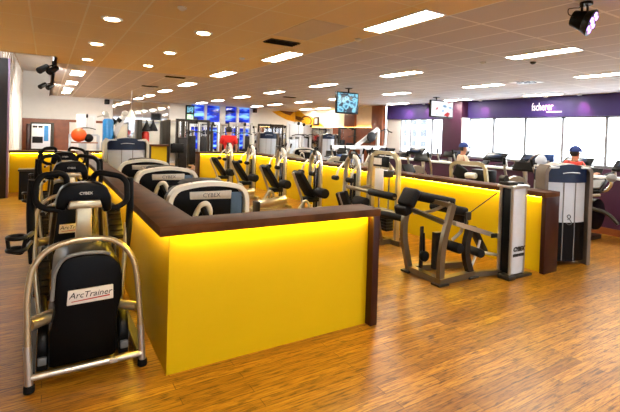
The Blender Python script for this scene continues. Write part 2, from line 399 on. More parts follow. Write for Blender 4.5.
a, b_ = P(313.8, 117, X=RGT-.03), P(319, 125.5, X=RGT-.03)
MB().bx(RGT-.06, RGT-.02, a.y, b_.y, b_.z, a.z, .01).build('frame', 'wood_end', t)
MB().bx(RGT-.066, RGT-.06, a.y-.16, b_.y+.16, b_.z+.1, a.z-.1).build('picture', 'label_silver', t)
# blue wall continuation of mural on the far wall
t = thing('wall_mural', 'yellow pointed wing of the mural on the white far wall', 'mural', (11.6, FAR, 2.6))
MB().prism([(P(x, y, Y=FAR).x, P(x, y, Y=FAR).z) for x, y in [(272, 111.5), (281, 110.5), (295, 112), (295, 122), (286, 119.5), (278, 115.5)]], 'Y', FAR-.02, FAR).build('yellow_shape', 'mural_yellow', t)
MB().prism([(P(x, y, Y=FAR).x, P(x, y, Y=FAR).z) for x, y in [(279, 110.6), (294, 111.8), (290, 115.5), (284, 113.5)]], 'Y', FAR-.028, FAR-.018).build('brown_shape', 'mural_brown', t)
# window wall (X = 13.3)
MUL = [(P(x, 130, X=WIN).y) for x in (410, 431.5)]; CY0, CY1 = 10.95, 12.0
ym = [9.89, 8.66, 7.40, 6.14, 4.9, 3.66, 2.42]
struct('wall_window', MB().bx(WIN, WIN+.2, -6, 15.7, 0, .9).bx(WIN, WIN+.2, -6, 15.7, 2.4, 3.1).bx(WIN, WIN+.2, 14.75, 15.7, .9, 2.4).bx(WIN, WIN+.2, -6, 1.2, .9, 2.4), 'bulkhead')
struct('trim_3', MB().bx(WIN-.1, WIN, -6, 15.6, 2.37, 3.0), 'purple')
struct('trim_4', MB().bx(WIN-.06, WIN, -6, 15.6, 0, .86), 'purple_dark')
def window(n, y0, y1, muls):
    t = bpy.data.objects.new('window_%d' % n, None); COL.objects.link(t); t.location = (WIN, y0, 0); t['kind'] = 'structure'; WM[t.name] = Matrix.Translation(t.location)
    f = MB()
    for y in muls+[y0, y1]: f.bx(WIN+.02, WIN+.12, y-.035, y+.035, .9, 2.4)
    f.bx(WIN+.02, WIN+.12, y0, y1, 2.33, 2.4).bx(WIN-.04, WIN+.12, y0, y1, .88, .95)
    f.build('frame', 'grey_plastic', t)
    yy = sorted(muls+[y0, y1])
    for a, b_ in zip(yy, yy[1:]): MB().bx(WIN+.06, WIN+.07, a+.03, b_-.03, .95, 2.35).build('pane', 'clear_glass', t)
window(2, CY1, 14.75, sorted(MUL))
window(3, 1.2, CY0, ym)
t = thing('square_column', 'dark purple square column between the two window bays', 'column', (WIN-.2, 11.5, 0))
MB().bx(WIN-.42, WIN+.1, CY0, CY1-.1, 0, 3.0, .01).build('shaft', 'purple_dark', t)
MB().bx(WIN-.41, WIN, CY0-.03, CY0-.001, .0, 2.37).build('daylit_face', 'bulkhead', t)  # daylit side of the column painted pale
# outdoors
struct('terrace', MB().bx(WIN+.2, 40, -20, 40, -.2, -.1), 'terrace')
t = thing('terrace_railing', 'pale thin railing outside the bright windows', 'railing', (16, 5, 0))
MB().tube([(16.2, -6, 1.08), (16.2, 20, 1.08)], .025, 8).build('top_rail', 'white_metal', t)
for k in range(14): MB().tube([(16.2, -6+2*k, -.1), (16.2, -6+2*k, 1.08)], .02, 8).build('post', 'white_metal', t)
t = thing('apartment_building', 'pale grey apartment block seen through the left window bay', 'building', (34, 33, 0))
MB().bx(34, 42, 33.0, 44, -.1, 14).build('facade', 'facade', t)
for i in range(4):
    for j in range(5):
        MB().bx(33.9, 34, 33.6+i*1.5, 34.4+i*1.5, .4+j*1.25, 1.2+j*1.25).build('window', 'facade_window', t)

# ------------------------------------------------------------------ ceiling fittings
def troffer(x, y, label, group='recessed ceiling lights'):
    t = thing('ceiling_light', label, 'ceiling light', (x, y, 3.0), 0, group)
    MB().bx(x-.16, x+.16, y-.58, y-.56, 2.985, 3.0).bx(x-.16, x+.16, y+.56, y+.58, 2.985, 3.0).bx(x-.16, x-.14, y-.58, y+.58, 2.985, 3.0).bx(x+.14, x+.16, y-.58, y+.58, 2.985, 3.0).build('frame', 'white_metal', t)
    MB().bx(x-.14, x+.14, y-.56, y+.56, 2.99, 3.0).build('diffuser', 'troffer', t)
    return t
lines = [(.65, [13.3, 16.4, 19.4, 21.4], 'beside the track spotlights'),
         (3.6, [4.05, 7.3, 10.5, 13.75, 16.8, 19.8, 22.2], 'over the fenced strength area'),
         (6.6, [4.05, 7.38, 10.65, 13.86, 16.86, 19.86, 22.4], 'in line with the blue television'),
         (9.53, [4.46, 7.45, 10.83, 14.2, 17.0, 19.9, 22.1], 'in line with the star-shaped vent'),
         (12.5, [4.4, 7.6, 10.86, 14.08, 20.08, 21.96], 'along the purple window fascia')]
first = None
for x, ys, where in lines:
    for k, y in enumerate(ys):
        lb = 'rectangular ceiling light panel, %s from the camera %s' % (ORD[k], where)
        if first is None: first = troffer(x, y, lb)
        else: dup(first, (x, y, 3.0), None, lb)
for x, y in ((3.6, .8), (6.6, .8), (.6, .8), (.6, -2.6), (4.0, -2.6), (7.6, -2.6), (9.6, 1.2)):  # added lights out of view that brighten the near counter and floor
    dup(first, (x, y, 3.0), None, 'added unseen ceiling light panel over the open floor behind the camera')
first = None
for x, nm in ((.68, 'left'), (1.86, 'right')):
    for k, y in enumerate((6.3, 8.35, 10.4)):
        lb = 'small round downlight, %s from the camera in the %s row over the cardio aisle' % (ORD[k], nm)
        if first is None:
            first = t = thing('round_downlight', lb, 'ceiling light', (x, y, 3.0), 0, 'round downlights')
            MB().lathe([(.085, -.012), (.125, -.012), (.13, 0), (.085, 0)], (x, y, 3.0), 28).build('trim_ring', 'white_metal', t)
            MB().cyl((x, y, 2.982), (x, y, 2.989), .084, n=28).build('lens', 'downlight', t)
        else: dup(first, (x, y, 3.0), None, lb)
def vent(x, y, label, sx=.5, sy=.14):
    t = thing('ceiling_vent', label, 'vent', (x, y, 3.0), 0, 'ceiling vents')
    MB().bx(x-sx/2, x+sx/2, y-sy/2, y+sy/2, 2.99, 3.0).build('backing', 'dark_steel', t)
    s = MB()
    for k in range(4): s.box((x, y-sy/2+sy*(k+.5)/4, 2.984), (sx, .012, .012), 0, (R(35), 0, 0))
    s.build('louvre', 'black_plastic', t)
vent(3.02, 6.12, 'dark slot air vent in the amber-lit ceiling behind the nearest light', .5, .3)
vent(2.85, 12.1, 'dark slot air vent above the shrouded machines', .5, .2)
vent(2.83, 15.4, 'small dark air vent farther back over the cable machines', .5, .2)
vent(7.9, 15.2, 'dark air vent in the white tiles left of the hanging blue television', .5, .2)
t = thing('ceiling_vent', 'dark star-shaped swirl air diffuser in the white ceiling tiles', 'vent', (9.6, 6.25, 3.0))
MB().bx(9.33, 9.88, 5.97, 6.53, 2.988, 3.0).build('plate', 'white_metal', t)
s = MB()
for k in range(10):
    a = k*pi/5; s.box((9.6+.13*cos(a), 6.25+.13*sin(a), 2.984), (.2, .05, .012), 0, (0, 0, a+.4))
s.build('swirl_blade', 'navy_gloss', t)
struct('ceiling_access_panel', MB().bx(2.69, 3.24, 4.64, 5.74, 2.992, 2.9995, .002), 'cream_wall')  # pale access panel set into the ceiling
for px, py, lb in ((242, 58, 'tiny white sprinkler head left of the second ceiling light'), (358, 39, 'tiny white sprinkler head right of the pale ceiling panel'), (182, 7, 'round white detector at the top left of the ceiling'), (533, 62, 'small dark detector left of the wide right ceiling light'), (483, 62, 'small round detector in the white tiles above the second television')):
    p = P(px, py, Z=3.0); t = thing('ceiling_detector', lb, 'detector', p)
    MB().lathe([(.05, 0), (.055, -.015), (.03, -.035), (.008, -.045)], p, 16).build('housing', 'white_plastic' if px < 500 else 'dark_steel', t)
# track with spot heads
t = thing('track_light', 'black lighting track with spot heads along the left ceiling edge', 'track light', (.11, 17, 2.95))
MB().bx(.07, .1, 11.3, 23.5, 2.93, 2.97).bx(.07, .1, 11.3, 11.36, 2.93, 3.0).build('rail', 'black_plastic', t)
for y, dx in ((11.5, -.16), (11.6, .02), (16.4, -.2), (16.6, 0)):
    h = MB().cyl((.085+dx-.09, y-.1, 2.77), (.085+dx+.06, y+.06, 2.9), .075, .06, 14, .01).tube([(.085, y, 2.93), (.085+dx, y, 2.86)], .014, 8).build('spot_head', 'black_plastic', t)
for y, tx in ((11.5, (-.95, 15.5, 1.6)), (11.6, (-.3, 24, 1.5)), (16.4, (-.95, 21, 2.0)), (16.6, (.8, 24.2, 1.6))):
    L = bpy.data.lights.new('track_spot', 'SPOT'); L.energy = 110; L.color = (1, .95, .88); L.spot_size = R(80); L.spot_blend = .7; L.shadow_soft_size = .06
    lo = bpy.data.objects.new('track_spot', L); COL.objects.link(lo); lo.location = (-.02, y+.25, 2.78)
    lo.rotation_euler = (V(tx)-V(lo.location)).to_track_quat('-Z', 'Y').to_euler()
# LED par can
p0 = P(588, 3, Z=3.0); Yp = p0.y
t = thing('stage_spotlight', 'black stage spotlight with glowing purple lamps hanging at top right', 'spotlight', p0)
def q(x, y, dy=0): return P(x, y, Y=Yp+dy)
fc = q(592, 23, -.07); bk = q(572, 18, .10); ax = (fc-bk).normalized()
MB().cyl(bk, fc-ax*.06, .075, .105, 20, .01).build('housing', 'black_gloss', t)
ring = MB().cyl(fc-ax*.07, fc, .105, .135, 24, .008).build('face', 'black_plastic', t)
u1 = ax.orthogonal().normalized(); u2 = ax.cross(u1)
for k in range(7):
    cpt = fc + ax*.004 + (V((0, 0, 0)) if k == 0 else (u1*cos(k*pi/3)+u2*sin(k*pi/3))*.082)
    MB().cyl(cpt-ax*.006, cpt+ax*.008, .027, .022, 12).build('lamp', 'led_purple', t)
MB().tube([q(582, 21), q(582, 6), q(583, 3)], .012, 8).tube([q(587.5, 20), q(587.5, 6), q(586, 3)], .012, 8).cyl((p0.x-.03, p0.y, 2.975), (p0.x-.03, p0.y, 3.0), .06).build('yoke', 'black_plastic', t)
MB().tube([q(573, 17), q(568, 14), q(568, 9), q(574, 8), q(580, 8), q(581, 4)], .005, 6, .03).build('cable', 'black_plastic', t)
# hanging televisions
def tv(tl, tr, bl, Yp, scr, label, mount):
    A, B, D = P(*tl, Y=Yp), P(*tr, Y=Yp), P(*bl, Y=Yp)
    x0, x1, z1, z0 = A.x, B.x, (A.z+B.z)/2, D.z
    t = thing('hanging_television', label, 'television', ((x0+x1)/2, Yp, z0))
    MB().bx(x0, x1, Yp, Yp+.08, z0, z1, .012).build('casing', 'black_plastic', t)
    MB().bx(x0+.035, x1-.035, Yp-.004, Yp+.002, z0+.045, z1-.035).build('screen', scr, t)
    MB().tube([(mount, Yp+.12, z0+.3), (mount, Yp+.12, 3.0)], .025, 10).bx(mount-.12, mount+.12, Yp+.08, Yp+.12, z0+.2, z0+.4).bx(mount-.08, mount+.08, Yp+.04, Yp+.2, 2.98, 3.0).build('mount', 'black_plastic', t)
tv((336.8, 91.5), (358.9, 93.0), (337.4, 113.2), 10.65, 'screen_blue', 'flat television with a blue picture hanging from the ceiling', P(351, 90, Y=10.65).x)
tv((431, 99.6), (453.6, 101.6), (431.3, 117.0), 10.6, 'screen_news', 'flat television with a bright white picture hanging before the windows', P(439, 98, Y=10.6).x)
t = thing('wall_television', 'stacked pair of green-lit screens on the far wall', 'television', (P(189.5, 115, Y=FAR).x, FAR-.1, 2))
a, b_ = P(186, 105, Y=FAR-.1), P(194, 122, Y=FAR-.1)
MB().bx(a.x, b_.x, FAR-.14, FAR-.01, b_.z, a.z, .02).build('casing', 'black_plastic', t)
mid = (a.z+b_.z)/2
MB().bx(a.x+.06, b_.x-.06, FAR-.146, FAR-.14, mid+.05, a.z-.08).build('screen', 'screen_blue', t)
MB().bx(a.x+.06, b_.x-.06, FAR-.146, FAR-.14, b_.z+.08, mid-.05).build('screen', 'screen_green', t)
for px, lb in ((107, 'small black loudspeaker on the white wall left of the mirror'), (255, 'small black loudspeaker right of the blue glass')):
    p = P(px, 101 if px < 200 else 107.5, Y=FAR-.1); p.z = min(p.z, 2.85); t = thing('wall_speaker', lb, 'speaker', p)
    MB().box(p, (.22, .18, .24), .03).build('casing', 'black_plastic', t)
    MB().cyl(p+V((0, -.1, 0)), p+V((0, -.088, 0)), .07, n=16).build('cone', 'dark_steel', t)
# sign on the fascia
t = thing('fascia_sign', 'white lettered sign on the purple fascia above the windows', 'sign', (WIN-.1, 8.0, 2.7))
s0, s1 = P(529.5, 106, X=WIN-.1), P(556, 106, X=WIN-.1)
lettering('fscherer', .36, face_x(V((WIN-.11, (s0.y+s1.y)/2, P(543, 107, X=WIN-.1).z))) @ Matrix.Diagonal((.60, 1, 1, 1)), 'sign_glow', t, 'lettering', .006)
m_ = MB()
for k in range(9): m_.bx(WIN-.112, WIN-.1, 7.82-k*.055, 7.86-k*.055, P(548, 112, X=WIN-.1).z-.02, P(548, 112, X=WIN-.1).z+.02)
m_.build('small_line', 'sign_pink', t)
for px, py, lb in ((406, 104, 'tiny glowing spot lamp over the dark left end of the fascia'), (546, 99, 'tiny glowing spot lamp just above the lettered sign'), (580, 98, 'tiny pink spot lamp on the ceiling right of the sign'), (424, 106, 'tiny pink spot lamp left of the bright white television'), (481, 103.5, 'tiny spot lamp over the column beside the window bay')):
    p = P(px, py, X=WIN-.32); y = p.y
    t = thing('fascia_downlight', lb, 'spot lamp', (WIN-.35, y, 3.0))
    MB().lathe([(.045, -.05), (.06, -.05), (.06, 0), (.045, 0)], (WIN-.35, y, 3.0), 16).build('can', 'white_metal', t)
    MB().cyl((WIN-.35, y, 2.96), (WIN-.35, y, 2.97), .045).build('lens', 'led_pink', t)
    L = bpy.data.lights.new('fascia_spot', 'SPOT'); L.energy = 45; L.color = (1, .2, .45); L.spot_size = R(70); L.spot_blend = .8; L.shadow_soft_size = .04
    lo = bpy.data.objects.new('fascia_spot', L); COL.objects.link(lo); lo.location = (WIN-.35, y, 2.94); lo.rotation_euler = (0, -R(28), 0)

# ================================================================== COUNTERS (pony walls with a wood cap and a hidden light strip)
TOP, LOW, CW = .987, .925, .28
def cap(x0, x1, y0, y1, t): MB().bx(x0, x1, y0, y1, LOW, TOP, .004).build('wood_cap', 'wood_dark', t)
t = thing('counter_wall', 'yellow pony wall with wood cap, nearest, wrapping round the shrouded machines', 'counter', (.68, 2.91, 0))
x0, x1, y0 = .6, 2.37, 2.835; ox = .077
MB().prism([(x0, y0), (x1, y0), (x1, y0+CW), (x0+CW-.01, y0+CW), (x0+CW-.01, 12.5), (-.75, 12.5), (-.75, 12.78), (1.29, 12.78), (1.29, 12.5), (x0+CW+.3, 12.5), (x0+CW+.3, 12.62), (x0, 12.62)][:5]+[(x0, 12.5)], 'Z', LOW, TOP, .004).build('wood_cap', 'wood_dark', t)
MB().bx(-.75, 1.3, 12.5, 12.78, LOW, TOP, .004).build('wood_cap', 'wood_dark', t)
MB().prism([(x0+ox, y0+ox), (x1-.07, y0+ox), (x1-.07, y0+ox+.16), (x0+ox+.16, y0+ox+.16), (x0+ox+.16, 12.57), (x0+ox, 12.57)], 'Z', 0, LOW).build('yellow_panel', 'yellow_paint', t)
MB().bx(-.72, 1.24, 12.575, 12.72, 0, LOW).build('yellow_panel', 'yellow_paint', t)
MB().bx(x1-.07, x1-.003, y0+.002, y0+CW-.002, 0, LOW, .003).build('end_post', 'wood_end', t)
MB().bx(1.24, 1.298, 12.502, 12.778, 0, LOW, .003).build('end_post', 'wood_end', t)
MB().bx(x0+ox+.01, x1-.08, y0+.034, y0+.052, LOW-.007, LOW-.001).build('light_strip', 'led_yellow', t)
MB().bx(x0+.030, x0+.048, y0+.12, 12.4, LOW-.007, LOW-.001).build('light_strip', 'led_yellow', t)
MB().bx(-.7, 1.22, 12.525, 12.54, LOW-.006, LOW-.001).build('light_strip', 'led_yellow', t)
t = thing('counter_wall', 'yellow pony wall with wood cap running behind the strength machines to the right', 'counter', (5.1, 2.95, 0))
a0, a1 = 4.98, 5.30
MB().prism([(a0, 2.94), (a1, 2.94), (a1, 12.5), (3.55, 12.5), (3.55, 12.22), (a0, 12.22)], 'Z', LOW, TOP, .004).build('wood_cap', 'wood_dark', t)
MB().prism([(a0+ox, 3.0), (a1-.05, 3.0), (a1-.05, 12.45), (3.61, 12.45), (3.61, 12.29), (a0+ox, 12.29)], 'Z', 0, LOW).build('yellow_panel', 'yellow_paint', t)
MB().bx(a0+.03, a1-.003, 2.942, 3.0, 0, LOW, .003).build('end_post', 'wood_end', t)
MB().bx(3.552, 3.61, 12.222, 12.498, 0, LOW, .003).build('end_post', 'wood_end', t)
MB().bx(a0+.034, a0+.052, 3.02, 12.2, LOW-.007, LOW-.001).build('light_strip', 'led_yellow', t)
MB().bx(3.63, a0, 12.25, 12.265, LOW-.006, LOW-.001).build('light_strip', 'led_yellow', t)
t = thing('counter_wall', 'short yellow wall piece with dark cap beyond the gap in the enclosure', 'counter', (2.9, 15, 0))
MB().bx(2.2, 3.3, 14.6, 14.88, 1.04, 1.1, .004).build('wood_cap', 'wood_dark', t)
MB().bx(2.78, 3.25, 14.66, 14.84, 0, 1.04).build('yellow_panel', 'yellow_paint', t)
MB().bx(2.24, 2.78, 14.655, 14.84, 0, 1.04).build('dark_panel', 'dark_steel', t)
t = thing('counter_wall', 'dark purple half wall with a white ledge before the windows', 'counter', (8.3, 5, 0))
MB().bx(8.17, 8.45, 1.0, 10.4, .97, 1.01, .004).build('ledge', 'white_metal', t)
MB().bx(8.22, 8.4, 1.05, 10.35, .12, .97).build('purple_panel', 'purple_dark', t)
MB().bx(8.21, 8.41, 1.03, 10.37, 0, .12).build('kick_board', 'wood_brown', t)
# ================================================================== MACHINES
# ---------------- arc trainers (three nose to tail in the left aisle)
def arc_trainer(label):
    t = thing('arc_trainer', label, 'cardio machine', (.25, 3.12, 0), 0, 'arc trainers in the left aisle')
    cx = .25
    # front tubular stand: two legs joined by a high rounded arch, low cross bar
    def frame_pts(dx): return
    L = [(-.062, 3.12, .03), (-.075, 3.15, .30), (-.083, 3.17, .56), (-.06, 3.18, .74), (.02, 3.19, .84), (.15, 3.2, .872), (.25, 3.2, .876), (.37, 3.2, .865), (.46, 3.19, .80), (.515, 3.18, .70), (.535, 3.17, .56), (.555, 3.15, .30), (.568, 3.12, .03)]
    MB().tube(L, .0185, 12, .06).build('front_arch', 'champagne', t)
    MB().tube([(-.062, 3.12, .03), (-.076, 3.148, .27)], .022, 12).build('leg_sleeve', 'silver', t)
    MB().tube([(.568, 3.12, .03), (.556, 3.148, .27)], .022, 12).build('leg_sleeve', 'silver', t)
    for xx in (-.062, .568): MB().cyl((xx, 3.12, 0), (xx, 3.12, .045), .03, n=14, bev=.006).build('foot', 'rubber', t)
    MB().tube([(-.055, 3.12, .085), (.56, 3.12, .085)], .019, 12).build('cross_bar', 'silver', t)
    MB().box((.39, 3.098, .088), (.05, .012, .03), .004).build('cross_bar_clip', 'label_silver', t)
    # flywheel shroud
    pr = [(.03, .06), (.03, .30), (.055, .42), (.045, .52), (.055, .66), (.085, .735), (.14, .765), (.30, .765), (.385, .745), (.43, .69), (.45, .60), (.452, .46), (.43, .38), (.425, .30), (.425, .06)]
    MB().prism(pr, 'Y', 3.22, 3.75, .03).build('shroud', 'black_gloss', t)
    MB().tube([(.045, 3.215, .5), (.055, 3.215, .68), (.10, 3.215, .765), (.2, 3.215, .785), (.33, 3.215, .775), (.37, 3.215, .76)], .012, 8, .05).build('shroud_trim', 'grey_plastic', t)
    pl = MB().prism([(.125, .455), (.13, .548), (.39, .553), (.392, .46)], 'Y', 3.205, 3.222, .004).build('name_plate', 'label_white', t)
    lettering('ArcTrainer', .054, face_y((.258, 3.2035, .513)), 'ink_black', pl, 'lettering', .001, shear=.25)
    MB().prism([(.15, .474), (.15, .478), (.37, .492), (.37, .484)], 'Y', 3.2025, 3.206).build('red_stripe', 'ink_red', pl)
    for s, x in ((-1, .0), (1, .475)):
        MB().cyl((x-.03, 3.42, .16), (x+.03, 3.42, .16), .13, n=22, bev=.01).bx(x-.03, x+.03, 3.3, 3.54, .03, .14).build('side_wheel', 'black_plastic', t)
        MB().box((x, 3.28, .10), (.05, .03, .05), .006).build('wheel_bracket', 'grey_plastic', t)
    MB().tube([(-.07, 3.2, .38), (.05, 3.3, .38)], .04, 12).build('side_strut', 'champagne', t)
    MB().tube([(.54, 3.2, .38), (.44, 3.3, .38)], .03, 12).build('side_strut', 'champagne', t)
    # base rails and rear foot
    MB().tube([(-.06, 3.14, .08), (-.06, 4.7, .07)], .03, 8, sec=(.05, .06)).tube([(.56, 3.14, .08), (.56, 4.7, .07)], .03, 8, sec=(.05, .06)).tube([(-.1, 4.7, .05), (.6, 4.7, .05)], .03, 8, sec=(.06, .08)).build('base_rail', 'dark_steel', t)
    # console post and console
    MB().prism([(.183, .74), (.29, .74), (.283, 1.030), (.187, 1.030)], 'Y', 3.56, 3.63, .012).build('console_post', 'champagne', t)
    MB().prism([(.13, 1.015), (.35, 1.015), (.335, 1.070), (.145, 1.070)], 'Y', 3.55, 3.64, .01).build('console_bracket', 'champagne', t)
    cp = [(.055, 1.015), (.065, 1.095), (.09, 1.160), (.14, 1.187), (.25, 1.197), (.33, 1.190), (.385, 1.155), (.41, 1.085), (.415, 0.985), (.36, 0.970), (.345, 1.030), (.13, 1.040), (.12, 0.995)]
    co = MB().prism(cp, 'Y', 3.58, 3.72, .018).build('console', 'black_gloss', t)
    lettering('CYBEX', .027, face_y((.245, 3.574, 1.120)), 'label_silver', co, 'lettering', .001, bold=.0005)
    MB().box((.24, 3.725, 1.095), (.22, .01, .13), .01).build('display', 'grey_plastic', co)
    # fixed black handle arches both sides
    MB().tube([(.40, 3.62, 0.990), (.47, 3.62, 1.005), (.525, 3.63, 1.045), (.522, 3.66, 1.185), (.48, 3.67, 1.230), (.33, 3.70, 1.260), (.30, 3.74, 1.225), (.30, 3.72, 1.115)], .021, 12, .06).build('handle_arch', 'rubber', t)
    MB().tube([(.08, 3.62, 1.005), (.0, 3.62, 1.015), (-.055, 3.63, 1.055), (-.06, 3.66, 1.175), (-.03, 3.67, 1.245), (.09, 3.70, 1.260), (.13, 3.74, 1.225), (.13, 3.72, 1.115)], .021, 12, .06).build('handle_arch', 'rubber', t)
    # moving arms, foot plates, linkage
    for s in (-1, 1):
        x = .235 + s*.31
        MB().tube([(x, 3.68, 1.215), (x+s*.012, 3.7, 1.02), (x+s*.005, 3.72, .80), (x-s*.01, 3.72, .62)], .026, 12, .08).build('moving_arm', 'rubber', t)
        MB().tube([(x-s*.01, 3.72, .86), (x-s*.02, 3.70, .6), (x-s*.05, 3.62, .3), (x-s*.08, 3.55, .16)], .016, 10, .1).build('arm_link', 'champagne', t)
        MB().tube([(x-s*.06, 3.8, .95), (x-s*.12, 4.0, .99), (x-s*.15, 4.25, .93), (x-s*.12, 4.35, .6), (x-s*.1, 4.3, .25)], .017, 10, .15).build('rear_arch', 'dark_steel', t)
        dz = .0 if s > 0 else -.38
        pm = MB().box((x-s*.06, 3.98, .80+dz), (.11, .3, .035), .012, (R(38), 0, 0))
        for k in range(6): pm.box((x-s*.06, 3.86+k*.045, .73+k*.036+dz), (.1, .014, .02), .003, (R(38), 0, 0))
        pm.build('foot_plate', 'dark_steel', t)
        MB().tube([(x-s*.06, 3.95, .77+dz), (x-s*.07, 3.82, .5+dz*.6), (x-s*.09, 3.7, .22)], .028, 10, .1).build('plate_arm', 'dark_steel', t)
    # bottle holder ring on the left arm
    b_ = MB()
    for z in (.79, .87): b_.tube([(-.15+.05*cos(a*pi/8), 3.45+.05*sin(a*pi/8), z) for a in range(16)], .014, 8, closed=True)
    b_.tube([(-.2, 3.45, .87), (-.19, 3.45, .78), (-.12, 3.45, .76), (-.1, 3.45, .87)], .012, 8, .02).tube([(-.1, 3.45, .86), (-.07, 3.6, .86)], .016, 8).tube([(-.1, 3.45, .79), (-.075, 3.6, .8)], .012, 8)
    b_.build('bottle_holder', 'black_plastic', t)
    return t
a0_ = arc_trainer('black cardio machine with tubular silver front stand, nearest of three in the left aisle')
dup(a0_, (.25, 5.33, 0), None, 'black cardio machine directly behind the nearest one in the left aisle')
dup(a0_, (.25, 7.45, 0), None, 'black cardio machine farthest back of the three in the left aisle')
t = thing('storage_box', 'black open box standing on the floor against the far left yellow wall', 'box', (-.3, 11.3, 0))
MB().bx(-.47, -.12, 11.15, 11.5, .02, .62, .015).build('body', 'black_plastic', t)
MB().bx(-.49, -.1, 11.13, 11.52, .62, .66, .01).build('lid', 'dark_steel', t)

# ---------------- shrouded selectorised machine (three behind the near counter)
def shroud_machine(label):
    t = thing('shrouded_machine', label, 'strength machine', (1.32, 4.2, 0), 0, 'shrouded strength machines behind the near counter')
    W0, W1 = .95, 1.69
    arch = [(W0+.015, 4.14, .0), (W0, 4.14, .62), (W0+.0, 4.14, .96), (W0+.06, 4.14, 1.05), (W0+.2, 4.14, 1.08), (1.32, 4.14, 1.095), (W1-.2, 4.14, 1.08), (W1-.05, 4.14, 1.045), (W1, 4.14, .95), (W1, 4.14, .62), (W1-.015, 4.14, .0)]
    MB().tube(arch, .04, 10, .1, sec=(.042, .11)).build('white_arch', 'white_plastic', t)
    pn = [(W0+.03, .05), (W0+.03, .94), (W0+.09, 1.03), (W0+.22, 1.06), (W1-.22, 1.06), (W1-.09, 1.03), (W1-.03, .94), (W1-.03, .05)]
    MB().prism(pn, 'Y', 4.12, 4.5, .02).build('shroud', 'black_gloss', t)
    MB().prism([(W0+.16, 1.06), (W0+.2, 1.10), (1.32, 1.112), (W1-.2, 1.10), (W1-.16, 1.06)], 'Y', 4.14, 4.52, .008).build('top_cover', 'black_pad', t)
    MB().bx(W1-.16, W1-.05, 4.108, 4.13, .3, 1.0, .008).build('side_panel', 'grey_blue', t)
    lb = MB().prism([(1.13, .95), (1.125, 1.02), (1.53, 1.02), (1.525, .94)], 'Y', 4.1, 4.122, .006).build('label_strip', 'label_silver', t)
    lettering('CYBEX', .055, face_y((1.33, 4.098, .982)), 'ink_grey', lb, 'lettering', .001)
    MB().tube([(1.16, 4.1, .70), (1.165, 4.02, .84), (1.2, 3.98, .92), (1.25, 3.98, .93), (1.29, 4.0, .86), (1.3, 4.06, .74)], .024, 10, .06).build('front_handle', 'white_plastic', t)
    MB().slab((1.205, 3.975, .9), (1.3, 4.02, .72), .05, .05, .02).build('handle_grip', 'black_pad', t)
    # user side behind the shroud
    MB().bx(1.28, 1.36, 4.4, 5.35, .03, .11, .01).bx(1.02, 1.62, 5.28, 5.36, .0, .07, .01).build('base', 'silver', t)
    MB().tube([(1.32, 5.0, .08), (1.32, 5.0, .45)], .03, 10).tube([(1.32, 5.2, .08), (1.32, 5.2, .8)], .03, 10).build('seat_post', 'silver', t)
    MB().slab((1.32, 4.72, .47), (1.32, 5.1, .47), .32, .08, .03).build('seat', 'black_pad', t)
    MB().slab((1.32, 5.13, .52), (1.32, 5.22, .95), .28, .07, .03, (0, 1, 0)).build('backrest', 'black_pad', t)
    for s in (-1, 1): MB().tube([(1.32+s*.2, 4.5, .85), (1.32+s*.3, 4.8, .85), (1.32+s*.3, 4.95, .72)], .018, 8, .06).build('press_arm', 'silver', t)
    return t
s0_ = shroud_machine('white-arched black machine with silver label strip, closest to the near counter corner')
dup(s0_, (1.32, 5.94, 0), None, 'white-arched black machine, middle one of the three behind the near counter')
dup(s0_, (1.32, 7.48, 0), None, 'white-arched black machine, farthest of the three, before the tall silver tower')

